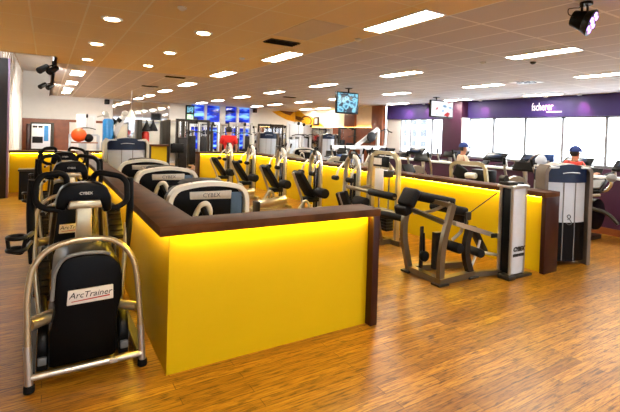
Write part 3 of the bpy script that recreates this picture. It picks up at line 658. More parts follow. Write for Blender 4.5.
# ---------------- tall stack tower with curved navy head
def tower(name_label, loc, rz=0., w=.77, h=1.31, pale=False, lz=.44, sd=.36):
    t = thing('weight_tower', name_label, 'strength machine', loc, rz, 'curved weight stack towers')
    X0, Y0 = loc[0], loc[1]
    B = [(-w/2+.04, .06), (-w/4, .015), (0, 0), (w/4, .015), (w/2-.04, .06), (w/2-.04, .34), (-w/2+.04, .34)]
    hz = h-.235
    Wm = WM[t.name]
    def g(mb, n, m, par=None):   # local coords -> world
        bmesh.ops.transform(mb.bm, matrix=Wm, verts=mb.bm.verts); return mb.build(n, m, par or t)
    k = 12
    curve = [(-w/2+.045+(w-.09)*i/k, .07*(abs(2*i/k-1))**2) for i in range(k+1)]
    g(MB().prism(curve+[(w/2-.045, .36), (-w/2+.045, .36)], 'Z', .06, lz), 'lower_reflection', 'black_gloss')  # black lower part stands for a dark reflection in the panel
    fp = MB().prism([(x*.995, y+.004) for x, y in curve]+[(w/2-.045, .35), (-w/2+.045, .35)], 'Z', lz, hz)
    g(fp, 'front_panel', 'pale_panel' if pale else 'steel_panel')
    gr = MB()
    for x in (-w*.13, w*.13): gr.bx(x-.005, x+.005, -.004+.07*(2*x/w)**2, .02, .07, hz)
    g(gr, 'panel_seam', 'grey_plastic')
    # head: band with domed top
    t2 = bmesh.new(); rows = []
    top = [(x, y-.012, h-.075*(abs(2*i/k-1))**2.2) for i, (x, y) in enumerate(curve)]
    A = [t2.verts.new((x, y-.012, hz)) for x, y in curve]; Bv = [t2.verts.new(p) for p in top]
    Cv = [t2.verts.new((p[0], .36, p[2]-.02)) for p in top]; Dv = [t2.verts.new((p[0], .36, hz)) for p in top]
    for i in range(k):
        t2.faces.new((A[i], A[i+1], Bv[i+1], Bv[i])); t2.faces.new((Bv[i], Bv[i+1], Cv[i+1], Cv[i])); t2.faces.new((Cv[i], Cv[i+1], Dv[i+1], Dv[i])); t2.faces.new((Dv[i], Dv[i+1], A[i+1], A[i]))
    t2.faces.new((A[0], Bv[0], Cv[0], Dv[0])); t2.faces.new((A[-1], Dv[-1], Cv[-1], Bv[-1]))
    mb = MB(); mb._add(t2); hd = g(mb, 'head', 'navy_gloss')
    em = MB().tube([(-.12, -.018, h-.115), (-.02, -.021, h-.1), (.12, -.018, h-.112)], .006, 6, .05)
    g(em, 'head_emblem', 'steel_panel', hd)
    for s in (-1, 1):
        g(MB().tube([(s*w/2, .02+sd/2, 0), (s*w/2, .02+sd/2, h-.09), (s*(w/2-.05), .02+sd/2, h-.03)], .03, 8, .06, sec=(.05, sd)), 'side_frame', 'taupe' if not pale else 'champagne')
    g(MB().tube([(s_*(w/2-.03), .18, h-.045+(.06 if s_ == 0 else .0)) for s_ in (-1, -.5, 0, .5, 1)], .02, 8, .2, sec=(.34, .02)), 'top_rail', 'silver')
    sw = MB().tube([(-.02, -.001, .60), (.03, -.001, .63), (.0, -.001, .67), (-.035, -.001, .64), (.02, -.001, .59), (.045, -.001, .55), (.0, -.001, .53), (-.04, -.001, .56)], .005, 6, .02)
    g(sw, 'swirl_emblem', 'ink_grey')
    # user side
    g(MB().bx(-.04, .04, .3, 1.35, .03, .11, .01).bx(-.3, .3, 1.28, 1.36, 0, .07, .01), 'base', 'silver')
    g(MB().tube([(0, 1.0, .08), (0, 1.0, .45)], .03, 10).tube([(0, 1.2, .08), (0, 1.2, .8)], .03, 10), 'seat_post', 'silver')
    g(MB().slab((0, .72, .47), (0, 1.1, .47), .32, .08, .03), 'seat', 'black_pad')
    g(MB().slab((0, 1.13, .52), (0, 1.22, .95), .28, .07, .03, (0, 1, 0)), 'backrest', 'black_pad')
    return t
tower('tall silver weight tower with dark curved head behind the three shrouded machines', (1.33, 9.34, 0), 0, .76, 1.40, True)
q_ = P(567, 266, Z=0)
tower('tall blue-headed weight tower standing at the end of the long yellow wall', (q_.x, q_.y, 0), R(-24), .64, 1.31, False, .56, .2)

# ---------------- press machines along the second wall
def press_machine(label, x=4.3, y=6.93, back=True):
    t = thing('press_machine', label, 'strength machine', (x, y, 0), 0, 'press machines along the yellow wall')
    MB().tube([(x, y, .03), (x, y, 1.02), (x, y+.05, 1.2), (x, y+.16, 1.25), (x, y+.30, 1.2), (x, y+.36, 1.08), (x, y+.37, .75), (x-.05, y+.37, .3)], .042, 12, .1).build('frame_arch', 'silver', t)
    MB().cyl((x-.05, y+.18, 1.245), (x+.05, y+.18, 1.245), .05, n=16).build('pivot', 'dark_steel', t)
    MB().bx(x-.02, x+.1, y+.08, y+.22, .15, .95, .01).build('weight_stack', 'plate_iron', t)
    for d in (.11, .19): MB().tube([(x-.03, y+d, .15), (x-.03, y+d, 1.2)], .01, 8).build('guide_rod', 'chrome', t)
    for dy in (-.02, .40):
        MB().tube([(x-.03, y+dy, 1.1), (x-.14, y+dy, 1.0), (x-.18, y+dy, .86)], .02, 8, .06).build('press_arm', 'silver', t)
        MB().cyl((x-.18, y+dy-.05, .86), (x-.18, y+dy+.09, .86), .042, n=14, bev=.01).build('grip', 'black_pad', t)
    MB().cyl((x-.1, y-.36, .53), (x-.1, y-.08, .53), .09, n=18, bev=.02).build('roller_pad', 'black_pad', t)
    MB().tube([(x-.1, y-.2, .5), (x-.06, y-.1, .25), (x, y, .15)], .022, 8, .05).build('roller_arm', 'silver', t)
    MB().tube([(x+.1, y, .05), (x-.85, y, .05)], .03, 8, sec=(.07, .06)).tube([(x-.8, y-.28, .04), (x-.8, y+.32, .04)], .03, 8, sec=(.07, .06)).tube([(x+.05, y-.2, .04), (x+.05, y+.45, .04)], .03, 8, sec=(.07, .06)).build('base', 'champagne', t)
    MB().tube([(x-.32, y+.1, .06), (x-.28, y+.1, .34)], .032, 10).build('seat_post', 'champagne', t)
    MB().slab((x-.30, y+.08, .38), (x-.02, y+.08, .38), .28, .08, .03).build('seat', 'black_pad', t)
    if back:
        MB().slab((x-.15, y+.08, .44), (x-.46, y+.08, .90), .34, .09, .03, (1, 0, 0)).build('backrest', 'black_pad', t)
        MB().tube([(x-.30, y+.08, .15), (x-.34, y+.08, .42), (x-.54, y+.08, .88)], .024, 10, .1).build('back_post', 'silver', t)
    MB().tube([(x-.3, y-.16, .1), (x-.34, y-.18, .36), (x-.44, y-.2, .42), (x-.58, y-.18, .2)], .022, 8, .08).build('side_handle', 'silver', t)
    MB().cyl((x-.75, y-.34, .17), (x-.12, y-.30, .22), .085, n=18, bev=.02).build('leg_housing', 'champagne', t)
    MB().box((x-.78, y-.34, .12), (.1, .2, .24), .03).build('foot_rest', 'dark_steel', t)
    MB().cyl((x-.34, y-.2, .25), (x-.44, y-.2, .12), .05, n=12, bev=.01).build('foot_roller', 'black_pad', t)
    return t
press_machine('silver arched press machine, nearest of five, just behind the instruction-plate frame machine', 4.33, 5.78, False)
p0_ = press_machine('silver arched press machine along the yellow wall, second of five from the camera', 4.3, 6.93)
for x, y, lb in ((4.28, 8.35, 'silver arched press machine along the yellow wall, third of five from the camera'), (4.15, 9.71, 'silver arched press machine along the yellow wall, fourth of five from the camera'), (4.1, 11.1, 'silver arched press machine farthest back, near the corner of the yellow wall')):
    dup(p0_, (x, y, 0), None, lb)

# ---------------- frame machine with instruction plate
t = thing('frame_machine', 'silver arched frame machine with instruction plate and two black roller arms', 'strength machine', (4.3, 5.1, 0))
MB().tube([(4.32, 5.40, .03), (4.32, 5.40, 1.25), (4.32, 5.33, 1.345), (4.32, 4.92, 1.345), (4.32, 4.80, 1.25), (4.32, 4.80, .03)], .034, 10, .08, sec=(.065, .05)).build('frame_arch', 'champagne', t)
MB().tube([(4.40, 5.62, .03), (4.40, 5.6, 1.0), (4.36, 5.5, 1.28), (4.33, 5.4, 1.3)], .03, 10, .1).build('rear_post', 'silver', t)
o = MB().bx(4.27, 4.29, 4.97, 5.33, 1.13, 1.29, .005).build('instruction_plate', 'black_plastic', t)
MB().bx(4.262, 4.27, 5.18, 5.31, 1.16, 1.26).build('picture_left', 'label_white', o)
MB().bx(4.262, 4.27, 5.13, 5.17, 1.16, 1.26).build('picture_right', 'label_white', o)
MB().tube([(4.32, 5.22, .2), (4.32, 5.22, 1.2)], .014, 8).tube([(4.32, 5.0, .2), (4.32, 5.0, 1.2)], .014, 8).build('guide_rod', 'chrome', t)
s = MB()
for k in range(7): s.bx(4.25, 4.39, 4.95, 5.27, .18+k*.045, .22+k*.045, .004)
s.build('weight_plate', 'plate_iron', t)
MB().bx(4.25, 4.39, 4.97, 5.25, .98, 1.08, .01).build('stack_head', 'dark_steel', t)
MB().bx(4.24, 4.26, 5.05, 5.25, .74, 1.1, .005).build('white_card', 'label_white', t)
MB().tube([(4.0, 5.62, .78), (4.0, 4.5, .77)], .03, 10).build('upper_bar', 'bronze_grey', t)
MB().cyl((4.0, 5.05, .775), (4.0, 4.5, .77), .052, n=16, bev=.015).build('upper_roller', 'black_pad', t)
MB().cyl((3.98, 4.98, .50), (3.98, 4.30, .515), .048, n=16, bev=.015).build('lower_roller', 'black_pad', t)
MB().tube([(4.0, 5.4, .77), (4.2, 5.4, .8), (4.32, 5.4, .8)], .026, 8, .04).tube([(3.98, 4.95, .5), (4.2, 4.98, .48), (4.32, 4.82, .46)], .026, 8, .04).build('roller_arm', 'bronze_grey', t)
MB().tube([(3.95, 4.93, .04), (4.62, 4.93, .04)], .03, 8, sec=(.07, .07)).tube([(4.32, 5.62, .04), (4.32, 4.7, .04)], .03, 8, sec=(.07, .07)).tube([(3.98, 5.5, .04), (3.98, 4.85, .04)], .03, 8, sec=(.07, .07)).build('base', 'bronze_grey', t)
MB().tube([(3.98, 5.3, .06), (3.98, 5.3, .42)], .03, 10).tube([(4.1, 4.86, .06), (4.0, 4.86, .5)], .022, 8).build('seat_post', 'bronze_grey', t)
MB().slab((3.72, 5.3, .46), (4.14, 5.3, .46), .32, .08, .03).build('seat', 'black_pad', t)
MB().slab((3.80, 5.36, .5), (3.74, 5.42, .74), .28, .07, .03, (1, 0, 0)).build('backrest', 'black_pad', t)
MB().tube([(3.78, 5.36, .44), (3.71, 5.44, .72)], .02, 8).build('back_post', 'bronze_grey', t)

# ---------------- leg curl machine with its own stack tower, near right
t = thing('leg_curl_machine', 'grey tubular leg curl machine with black rollers and white-fronted weight stack', 'strength machine', (3.9, 3.4, 0))
YA, YB, YC = 3.80, 3.28, 3.30
def pa(px, py, Y): return P(px, py, Y=Y)
A0 = P(409, 271, Y=YA); A0.z = .03; B0 = P(440, 285, Y=YB); B0.z = .03
secF = (.075, .05)
MB().tube([A0, pa(403.5, 238, YA), pa(404.5, 217, YA), pa(414.5, 193, YA)], .03, 8, .1, sec=secF).build('frame_leg', 'bronze_grey', t)
MB().tube([B0, pa(441, 258, YB), pa(444, 237, YB), pa(453, 204, YB)], .03, 8, .1, sec=secF).build('frame_leg', 'bronze_grey', t)
C0 = P(470, 276, Y=YC); C0.z = .04
MB().tube([C0, pa(466, 259, YC), pa(465.5, 245, YC), pa(470, 226, YC)], .03, 8, .1, sec=(.08, .06)).build('frame_leg', 'dark_steel', t)
MB().tube([pa(414.5, 195, YA), pa(452, 206, YB)], .03, sec=(.06, .05)).build('upper_rail', 'bronze_grey', t)
MB().tube([pa(409, 208, YA), pa(447, 224, YB)], .03, sec=(.05, .045)).build('lower_rail', 'bronze_grey', t)
MB().tube([pa(414, 213, YA), pa(430, 212, 3.55), pa(450, 203, YB+.05)], .018, 8, .1).build('brace', 'silver', t)
MB().tube([A0+V((0, 0, .01)), B0+V((0, 0, .01))], .03, sec=(.08, .07)).tube([B0+V((-.04, 0, .01)), C0+V((.05, 0, 0))], .03, sec=(.08, .07)).tube([A0+V((-.04, 0, .01)), V((4.35, 3.62, .04))], .03, sec=(.08, .07)).tube([C0, V((4.5, 3.2, .04))], .03, sec=(.07, .06)).build('base_rail', 'bronze_grey', t)
for p in (A0, B0, C0): MB().box((p.x, p.y, .012), (.16, .13, .024), .006).build('foot_plate', 'dark_steel', t)
# main arm towards the tower
MB().tube([pa(454, 223, 3.3), pa(500, 237, 3.25)], .03, sec=(.07, .05)).build('main_arm', 'silver', t)
MB().box(pa(494, 235.5, 3.22), (.10, .02, .05), .005).build('arm_joint', 'dark_steel', t)
MB().box(pa(468, 216, 3.3), (.1, .03, .1), .03).build('cam_plate', 'dark_steel', t)
MB().tube([pa(466, 219, 3.3), pa(465, 227, 3.3)], .018, 8).build('cam_arm', 'dark_steel', t)
MB().tube([pa(471, 212, 3.3), pa(497, 193, 3.2)], .006, 6).build('cable', 'black_plastic', t)
# pads and rollers
MB().slab(pa(405, 206, 3.74), pa(413, 189, 3.74), .24, .10, .035, (1, 0, .2)).build('back_pad', 'black_pad', t)
MB().cyl(pa(414, 195, 3.72), pa(455, 203.5, 3.34), .058, n=18, bev=.02).build('upper_roller', 'black_pad', t)
MB().slab(pa(404, 214, 3.78), pa(402, 205, 3.78), .20, .12, .03, (1, 0, 0)).build('elbow_pad', 'black_pad', t)
MB().tube([pa(410, 199, 3.74), pa(404, 212, 3.78), pa(408, 210, 3.8)], .02, 8, .03).build('pad_arm', 'dark_steel', t)
MB().slab(pa(439, 207, 3.5), pa(458, 210, 3.5), .34, .10, .035).build('seat', 'black_pad', t)
MB().slab(pa(455, 207, 3.58), pa(461, 224, 3.58), .22, .08, .03).build('front_pad', 'black_pad', t)
MB().slab(pa(472, 227, 3.4), pa(484, 252, 3.4), .10, .07, .02).build('lever_link', 'dark_steel', t)
MB().cyl(pa(443, 243, 3.55), pa(461, 249, 3.25), .058, n=18, bev=.02).build('shin_roller', 'black_pad', t)
MB().cyl(pa(469, 249, 3.45), pa(482, 254, 3.2), .05, n=18, bev=.02).build('ankle_roller', 'black_pad', t)
MB().tube([pa(452, 240, 3.4), pa(461, 232, 3.35), pa(463, 224, 3.3)], .02, 8, .03).tube([pa(470, 270, 3.3), pa(477, 252, 3.3), pa(480, 240, 3.3)], .014, 8, .03).tube([pa(476, 251, 3.3), pa(497, 255, 3.2)], .018, 8).build('lever_arm', 'silver', t)
MB().tube([pa(424, 233, 3.66), pa(424, 254, 3.66)], .012, 8).build('cord', 'black_plastic', t)
w_ = pa(424, 256, 3.66)
MB().cyl(w_+V((0, .03, 0)), w_+V((0, -.03, 0)), .062, n=20, bev=.01).build('pulley', 'black_plastic', t)
MB().box(w_+V((0, .05, .09)), (.05, .02, .5), .004).tube([pa(437, 232, 3.62), V((pa(437, 232, 3.62).x, 3.62, .05))], .03, sec=(.1, .06)).build('column', 'dark_steel', t)
# stack tower
ZT = 1.075
qx = P(500, 235, Y=3.22).x; xl = P(511, 235, Y=3.04).x; xr = P(523.5, 235, Y=3.06).x
MB().tube([(xl-.008, 3.035, .02), (xl-.008, 3.035, ZT-.03)], .02, sec=(.03, .02)).tube([(qx, 3.22, .02), (qx, 3.22, ZT-.03)], .02, sec=(.035, .035)).tube([(xr+.01, 3.08, .02), (xr+.01, 3.08, ZT-.03)], .015, sec=(.03, .06)).build('tower_frame', 'silver', t)
MB().prism([(xl, 3.045), (xl+.04, 3.045), (qx+.06, 3.22), (qx+.005, 3.22)], 'Z', .05, ZT-.035, .004).build('side_panel', 'black_gloss', t)
pv = MB().prism([(xl+.01, 3.045), (xl+.05, 3.032), ((xl+xr)/2, 3.026), (xr-.05, 3.032), (xr-.005, 3.052), (xr-.005, 3.24), (qx+.06, 3.24)], 'Z', .05, ZT-.03).build('front_panel', 'pale_panel', t)
lettering('CYBEX', .068, face_y(((xl+xr)/2, 3.024, .335)), 'ink_black', pv, 'lettering', .002, shear=.2, bold=.004)
lettering('STRENGTH', .042, face_y(((xl+xr)/2, 3.024, .265)), 'ink_black', pv, 'lettering', .002, bold=.003)
MB().prism([(xl-.03, 3.012), (xr+.025, 3.012), (xr+.025, 3.26), (qx-.03, 3.26)], 'Z', ZT-.035, ZT, .006).build('tower_top', 'silver', t)
MB().bx(4.45, 4.62, 3.06, 3.2, ZT, ZT+.04, .01).cyl((4.52, 3.15, ZT+.06), (4.52, 3.22, ZT+.06), .05, n=16).build('top_pulley', 'dark_steel', t)
MB().bx(4.40, 4.52, 2.98, 3.14, 0, .05, .008).bx(4.44, 4.87, 3.0, 3.08, 0, .03, .006).bx(4.46, 4.82, 3.16, 3.24, 0, .05, .006).build('tower_foot', 'dark_steel', t)
# ---------------- generic cardio for the window side (local: user faces +X), built at the origin then copied
def treadmill(label, cat='treadmill'):
    t = thing('treadmill', label, cat, (0, 0, 0), 0, 'treadmills facing the windows')
    MB().bx(-.95, .75, -.36, .36, .05, .17, .02).build('deck', 'grey_plastic', t)
    MB().bx(-.92, .55, -.25, .25, .165, .18).build('belt', 'rubber', t)
    MB().prism([(.5, .1), (.95, .1), (.95, .24), (.8, .32), (.55, .22)], 'Y', -.37, .37, .02).build('motor_hood', 'white_plastic', t)
    for s in (-1, 1):
        MB().tube([(.72, s*.38, .1), (.62, s*.39, .7), (.52, s*.38, 1.12)], .03, 10, .1, sec=(.05, .09)).build('upright', 'silver', t)
        MB().tube([(.52, s*.38, 1.0), (.2, s*.38, .98), (.0, s*.38, .93)], .022, 10, .08).build('handrail', 'black_pad', t)
    MB().slab((.42, 0, 1.08), (.68, 0, 1.36), .78, .07, .03, (-1, 0, 1)).build('console', 'black_plastic', t)
    MB().slab((.44, 0, 1.16), (.58, 0, 1.31), .5, .02, .005, (-1, 0, 1)).build('display', 'navy_gloss', t).location = (-.035, 0, .03)
    MB().tube([(.5, -.4, 1.07), (.46, 0, 1.05), (.5, .4, 1.07)], .02, 8, .1).build('cross_bar', 'black_pad', t)
    MB().bx(-.95, -.85, -.36, .36, 0, .05).bx(.6, .9, -.3, .3, 0, .06).build('foot', 'rubber', t)
    return t
def elliptical(label):
    t = thing('elliptical_trainer', label, 'elliptical', (0, 0, 0), 0, 'elliptical trainers between the walls')
    MB().tube([(-.9, 0, .05), (.9, 0, .05)], .03, sec=(.09, .08)).tube([(-.85, -.3, .04), (-.85, .3, .04)], .03, sec=(.08, .07)).tube([(.85, -.3, .04), (.85, .3, .04)], .03, sec=(.08, .07)).build('base', 'champagne', t)
    MB().cyl((.45, -.09, .42), (.45, .09, .42), .34, n=28, bev=.02).build('flywheel_cover', 'black_gloss', t)
    MB().tube([(.15+.6*sin(a), 0, .35+.62*cos(a)) for a in [x*.2-1.7 for x in range(0, 15)]], .05, sec=(.24, .06)).build('shroud_arch', 'champagne', t)
    MB().tube([(.5, 0, .6), (.56, 0, 1.05), (.5, 0, 1.25)], .04, 10, .1).build('console_post', 'silver', t)
    MB().slab((.44, 0, 1.18), (.56, 0, 1.36), .42, .06, .025, (-1, 0, 1)).build('console', 'black_plastic', t)
    for s in (-1, 1):
        MB().tube([(.5, s*.22, .5), (.42, s*.27, .95), (.3, s*.28, 1.2), (.22, s*.25, 1.42)], .022, 10, .15).build('swing_arm', 'silver', t)
        MB().tube([(.25, s*.265, 1.3), (.215, s*.25, 1.45)], .028, 10).build('grip', 'black_pad', t)
        MB().tube([(.45, s*.18, .3+s*.1), (-.2, s*.2, .28), (-.8, s*.2, .2)], .025, 8, .1).build('pedal_arm', 'silver', t)
        MB().box((-.15, s*.22, .33), (.4, .15, .04), .01).build('pedal', 'black_plastic', t)
    return t
def bike(label):
    t = thing('exercise_bike', label, 'exercise bike', (0, 0, 0), 0, 'exercise bikes near the windows')
    MB().tube([(-.5, 0, .05), (.55, 0, .05)], .03, sec=(.08, .07)).tube([(-.5, -.28, .04), (-.5, .28, .04)], .03, sec=(.07, .07)).tube([(.55, -.28, .04), (.55, .28, .04)], .03, sec=(.07, .07)).build('base', 'champagne', t)
    MB().cyl((.22, -.07, .36), (.22, .07, .36), .27, n=26, bev=.02).build('flywheel_cover', 'black_gloss', t)
    MB().tube([(-.15, 0, .08), (-.22, 0, .6)], .035, 10).tube([(-.18, 0, .3), (.2, 0, .5)], .035, 10).build('frame', 'silver', t)
    MB().prism([(-.40, -.13), (-.40, .13), (-.2, .1), (-.02, .03), (-.02, -.03), (-.2, -.1)], 'Z', .60, .67, .02).build('seat', 'black_pad', t)
    MB().tube([(.25, 0, .5), (.36, 0, .95), (.38, 0, 1.05)], .035, 10, .1).build('console_post', 'silver', t)
    MB().tube([(.2, -.2, 1.02), (.34, -.22, 1.0), (.38, 0, .98), (.34, .22, 1.0), (.2, .2, 1.02)], .018, 8, .08).build('handlebar', 'black_pad', t)
    MB().slab((.36, 0, 1.03), (.46, 0, 1.22), .34, .05, .02, (-1, 0, 1)).build('console', 'black_plastic', t)
    for s in (-1, 1): MB().tube([(.1, s*.09, .3), (.1-s*.12, s*.11, .3+s*.12)], .014, 8).box((.1-s*.12, s*.16, .3+s*.12), (.1, .09, .025), .006).build('pedal_crank', 'dark_steel', t)
    return t
tr = treadmill('grey treadmill facing the windows, nearest the right edge of the photo'); tr.location = (11.4, 4.9, 0); tr.scale = (1, 1, .86)
for x, y, lb in ((11.6, 6.3, 'grey treadmill facing the windows right of the red-shirted rider'), (11.6, 7.6, 'grey treadmill facing the windows left of the red-shirted rider'), (11.6, 8.9, 'grey treadmill by the windows just right of the blue-capped rider'), (11.4, 10.25, 'dark-screened treadmill directly left of the purple column'), (11.6, 12.5, 'treadmill before the left window bay, near the purple column'), (9.6, 12.0, 'treadmill facing the windows, behind and left of the one before the left bay')):
    dup(tr, (x, y, 0), None, lb)
el = elliptical('cream and black arched elliptical just behind the white-fronted weight stack'); el.scale = (1, 1, .88); el.location = (6.9, 4.72, 0); el.rotation_euler = (0, 0, R(8))
for x, y, r, lb in ((6.9, 7.2, 20, 'cream elliptical behind the yellow wall, second from the near end'), (6.6, 8.15, 160, 'cream elliptical turned round behind the middle of the yellow wall'), (7.0, 10.6, 20, 'cream elliptical behind the far stretch of the yellow wall'), (9.5, 8.8, 10, 'elliptical standing past the purple wall beside the blue-capped rider')):
    dup(el, (x, y, 0), R(r), lb)
bk = bike('exercise bike ridden by the man in the coral red shirt'); bk.scale = (1, 1, .87); bk.location = (9.28, 4.75, 0); bk.rotation_euler = (0, 0, R(-12))
bk2 = dup(bk, (8.98, 7.35, 0), R(-30), 'exercise bike ridden by the man in the cream shirt')
for x, y, r, lb in ((6.2, 9.3, 15, 'exercise bike close behind the far stretch of the yellow wall'), (9.4, 3.4, 0, 'exercise bike past the purple wall at the right edge')):
    dup(bk, (x, y, 0), R(r), lb)
for x, y, r, lb in ((7.75, 9.2, 90, 'cream elliptical against the far end of the purple wall'), (6.5, 12.0, 170, 'cream elliptical behind the far corner of the yellow wall')):
    dup(el, (x, y, 0), R(r), lb)
for x, y, r, lb in ((6.0, 5.9, 100, 'exercise bike close behind the yellow wall, nearest to the frame machine'), (9.3, 10.6, 0, 'exercise bike past the end of the purple wall'), (7.6, 11.6, 60, 'exercise bike on the open floor past the far yellow corner')):
    dup(bk, (x, y, 0), R(r), lb)
# cream arched press frame in front of the seated man in the cream shirt
t = thing('arched_frame_machine', 'cream arched strength frame below the man in the blue cap', 'strength machine', (7.0, 5.9, 0))
xx = 7.0
MB().tube([P(452, 184, X=xx), P(451, 166, X=xx), P(455, 162.5, X=xx), P(480, 163.5, X=xx), P(485, 167, X=xx), P(487, 184, X=xx)], .03, 8, .08, sec=(.05, .07)).build('frame_arch', 'champagne', t)
for px in (452.5, 487):
    b_ = P(px, 184, X=xx); MB().tube([(xx, b_.y, b_.z), (xx, b_.y, .02)], .03, sec=(.05, .07)).bx(xx-.3, xx+.3, b_.y-.05, b_.y+.05, 0, .05, .01).build('leg', 'champagne', t)
MB().slab(P(458, 178, X=xx), P(463, 167, X=xx), .3, .08, .03, (1, 0, 0)).build('backrest', 'black_pad', t)
MB().cyl(P(466, 175, X=xx), P(476, 176, X=xx), .06, n=14, bev=.02).build('roller_pad', 'white_plastic', t)
MB().bx(xx+.1, xx+.3, 5.3, 5.75, .1, 1.0, .02).build('weight_stack', 'black_plastic', t)
MB().tube([(xx, 5.35, .7), (xx-.1, 5.35, .5), (xx, 6.1, .5)], .025, 8, .08).build('lever_arm', 'white_plastic', t)
# near recumbent machine with chrome tube, right of the blue-headed tower
t = thing('chrome_handled_machine', 'black cardio machine with bent chrome handle before the purple wall', 'cardio machine', (7.4, 3.7, 0))
xx = 7.4
kb = P(611.5, 178, X=xx)
MB().tube([kb, P(612, 184, X=xx), P(607, 190.5, X=xx), P(584, 191.5, X=xx)], .032, 12, .1).build('chrome_handle', 'chrome', t)
MB().ball(kb, .075, (1, 1, .9)).build('end_knob', 'grey_plastic', t)
MB().tube([P(600, 195, X=xx-.1), P(582, 196, X=xx-.1)], .025, 10).build('lower_bar', 'silver', t)
MB().slab(P(585, 187, X=xx+.05), P(604, 186, X=xx+.05), .38, .07, .02, (-.6, 0, 1)).build('console', 'black_plastic', t)
MB().slab(P(588, 184.5, X=xx), P(602, 184, X=xx), .24, .02, .005, (-.6, 0, 1)).build('display', 'grey_plastic', t)
b_ = P(586, 191, X=xx)
MB().tube([(xx, b_.y, b_.z), (xx, b_.y, .3), (xx, b_.y, .03)], .035, 10).bx(xx-.4, xx+.4, b_.y-.08, b_.y+.08, 0, .07, .01).build('post', 'dark_steel', t)
MB().cyl((xx+.25, b_.y-.08, .42), (xx+.25, b_.y+.08, .42), .26, n=24, bev=.02).build('flywheel_cover', 'black_gloss', t)
MB().tube([(xx, b_.y, .55), (xx, b_.y-.35, .5), (xx, b_.y-.5, .35)], .03, 10, .1).build('frame', 'dark_steel', t)

# ---------------- far strength area (built at the origin, user side -Y, then copied)
def cable_tower(label, h=1.88, w=.8, m='silver', st='plate_iron'):
    t = thing('cable_machine', label, 'cable machine', (0, 0, 0), 0, 'cable machines in the far strength area')
    for s in (-1, 1):
        MB().tube([(s*w/2, 0, .02), (s*w/2, 0, h)], .03, sec=(.07, .09)).build('post', m, t)
        MB().bx(s*w/2-.05, s*w/2+.05, -.45, .35, 0, .07, .01).build('foot', m, t)
    MB().tube([(-w/2-.04, 0, h), (w/2+.04, 0, h)], .03, sec=(.08, .08)).tube([(0, 0, h), (0, -.35, h+.02)], .025, sec=(.06, .06)).build('top_beam', m, t)
    MB().bx(-w/2+.05, -w/2+.3, -.09, .09, .12, 1.35, .01).build('weight_stack', st, t)
    MB().tube([(-w/2+.1, 0, .1), (-w/2+.1, 0, h)], .012, 8).tube([(-w/2+.25, 0, .1), (-w/2+.25, 0, h)], .012, 8).build('guide_rod', 'chrome', t)
    MB().cyl((-.03, -.36, h-.02), (.03, -.36, h-.02), .07, n=16, bev=.01).build('pulley', 'black_plastic', t)
    MB().tube([(0, -.36, h-.08), (0, -.38, 1.55)], .006, 6).build('cable', 'black_plastic', t)
    MB().tube([(-.28, -.38, 1.5), (-.1, -.38, 1.55), (.1, -.38, 1.55), (.28, -.38, 1.5)], .016, 8, .04).build('bar', 'black_pad', t)
    MB().tube([(.2, -.2, .05), (.2, -.2, .45)], .03, 8).build('seat_post', m, t)
    MB().slab((.2, -.45, .48), (.2, .0, .48), .32, .08, .03).build('seat', 'black_pad', t)
    MB().cyl((.02, -.38, .68), (.38, -.38, .68), .055, n=14, bev=.015).build('knee_roller', 'black_pad', t)
    return t
def at(px, Y): return P(px, 130, Y=Y).x
c0 = cable_tower('silver cable machine right of the dark frame, behind the person in red'); c0.location = (at(241, 15.2), 15.2, 0)
c1 = cable_tower('black-framed cable machine standing left of the person in red', 1.9, 1.0, 'dark_steel'); c1.location = (at(193, 14.3), 14.3, 0)
c2 = cable_tower('white-topped tall pulldown machine below the mural', 2.0, .55, 'white_metal', 'steel_panel'); c2.location = (at(294, 15.2), 15.2, 0)
MB().bx(-.24, .24, -.1, .12, 1.45, 1.96, .03).build('head_cover', 'white_metal', c2)
c3 = dup(c2, (at(86, 18.2), 18.2, 0), 0, 'white pulldown machine behind the orange ball on the left')
wt_ = tower('blue-grey weight tower with dark label beyond the back yellow wall', (at(269, 13.6), 13.6, 0), R(-15), .66, 1.62)
dup(s0_, (at(305, 13.4), 13.4, 0), R(-25), 'white-arched black machine beyond the enclosure, under the mural', 'shrouded machines beyond the enclosure')
kinds = [(c0, 'silver cable machine'), (c1, 'black-framed cable machine'), (wt_, 'dark-headed pale weight tower'), (c2, 'white-topped pulldown machine'), (c1, 'black-framed cable machine'), (bk, 'exercise bike')]
k = 0
for r_, Y_ in enumerate((16.9, 18.9, 20.9, 22.8)):
    for c_ in range(6):
        x = 5.3+1.32*c_+.25*(r_ % 2)
        src, nm = kinds[(k*5+r_) % 6]; k += 1
        dup(src, (x, Y_ if src is not wt_ else Y_-.5, 0), R((-12, 8, 0, -25, 15)[k % 5]), '%s, %s from the left in the %s row beyond the enclosure' % (nm, ORD[c_].replace('nearest', 'first'), ORD[r_].replace('nearest', 'front')), 'machines in the far strength area')
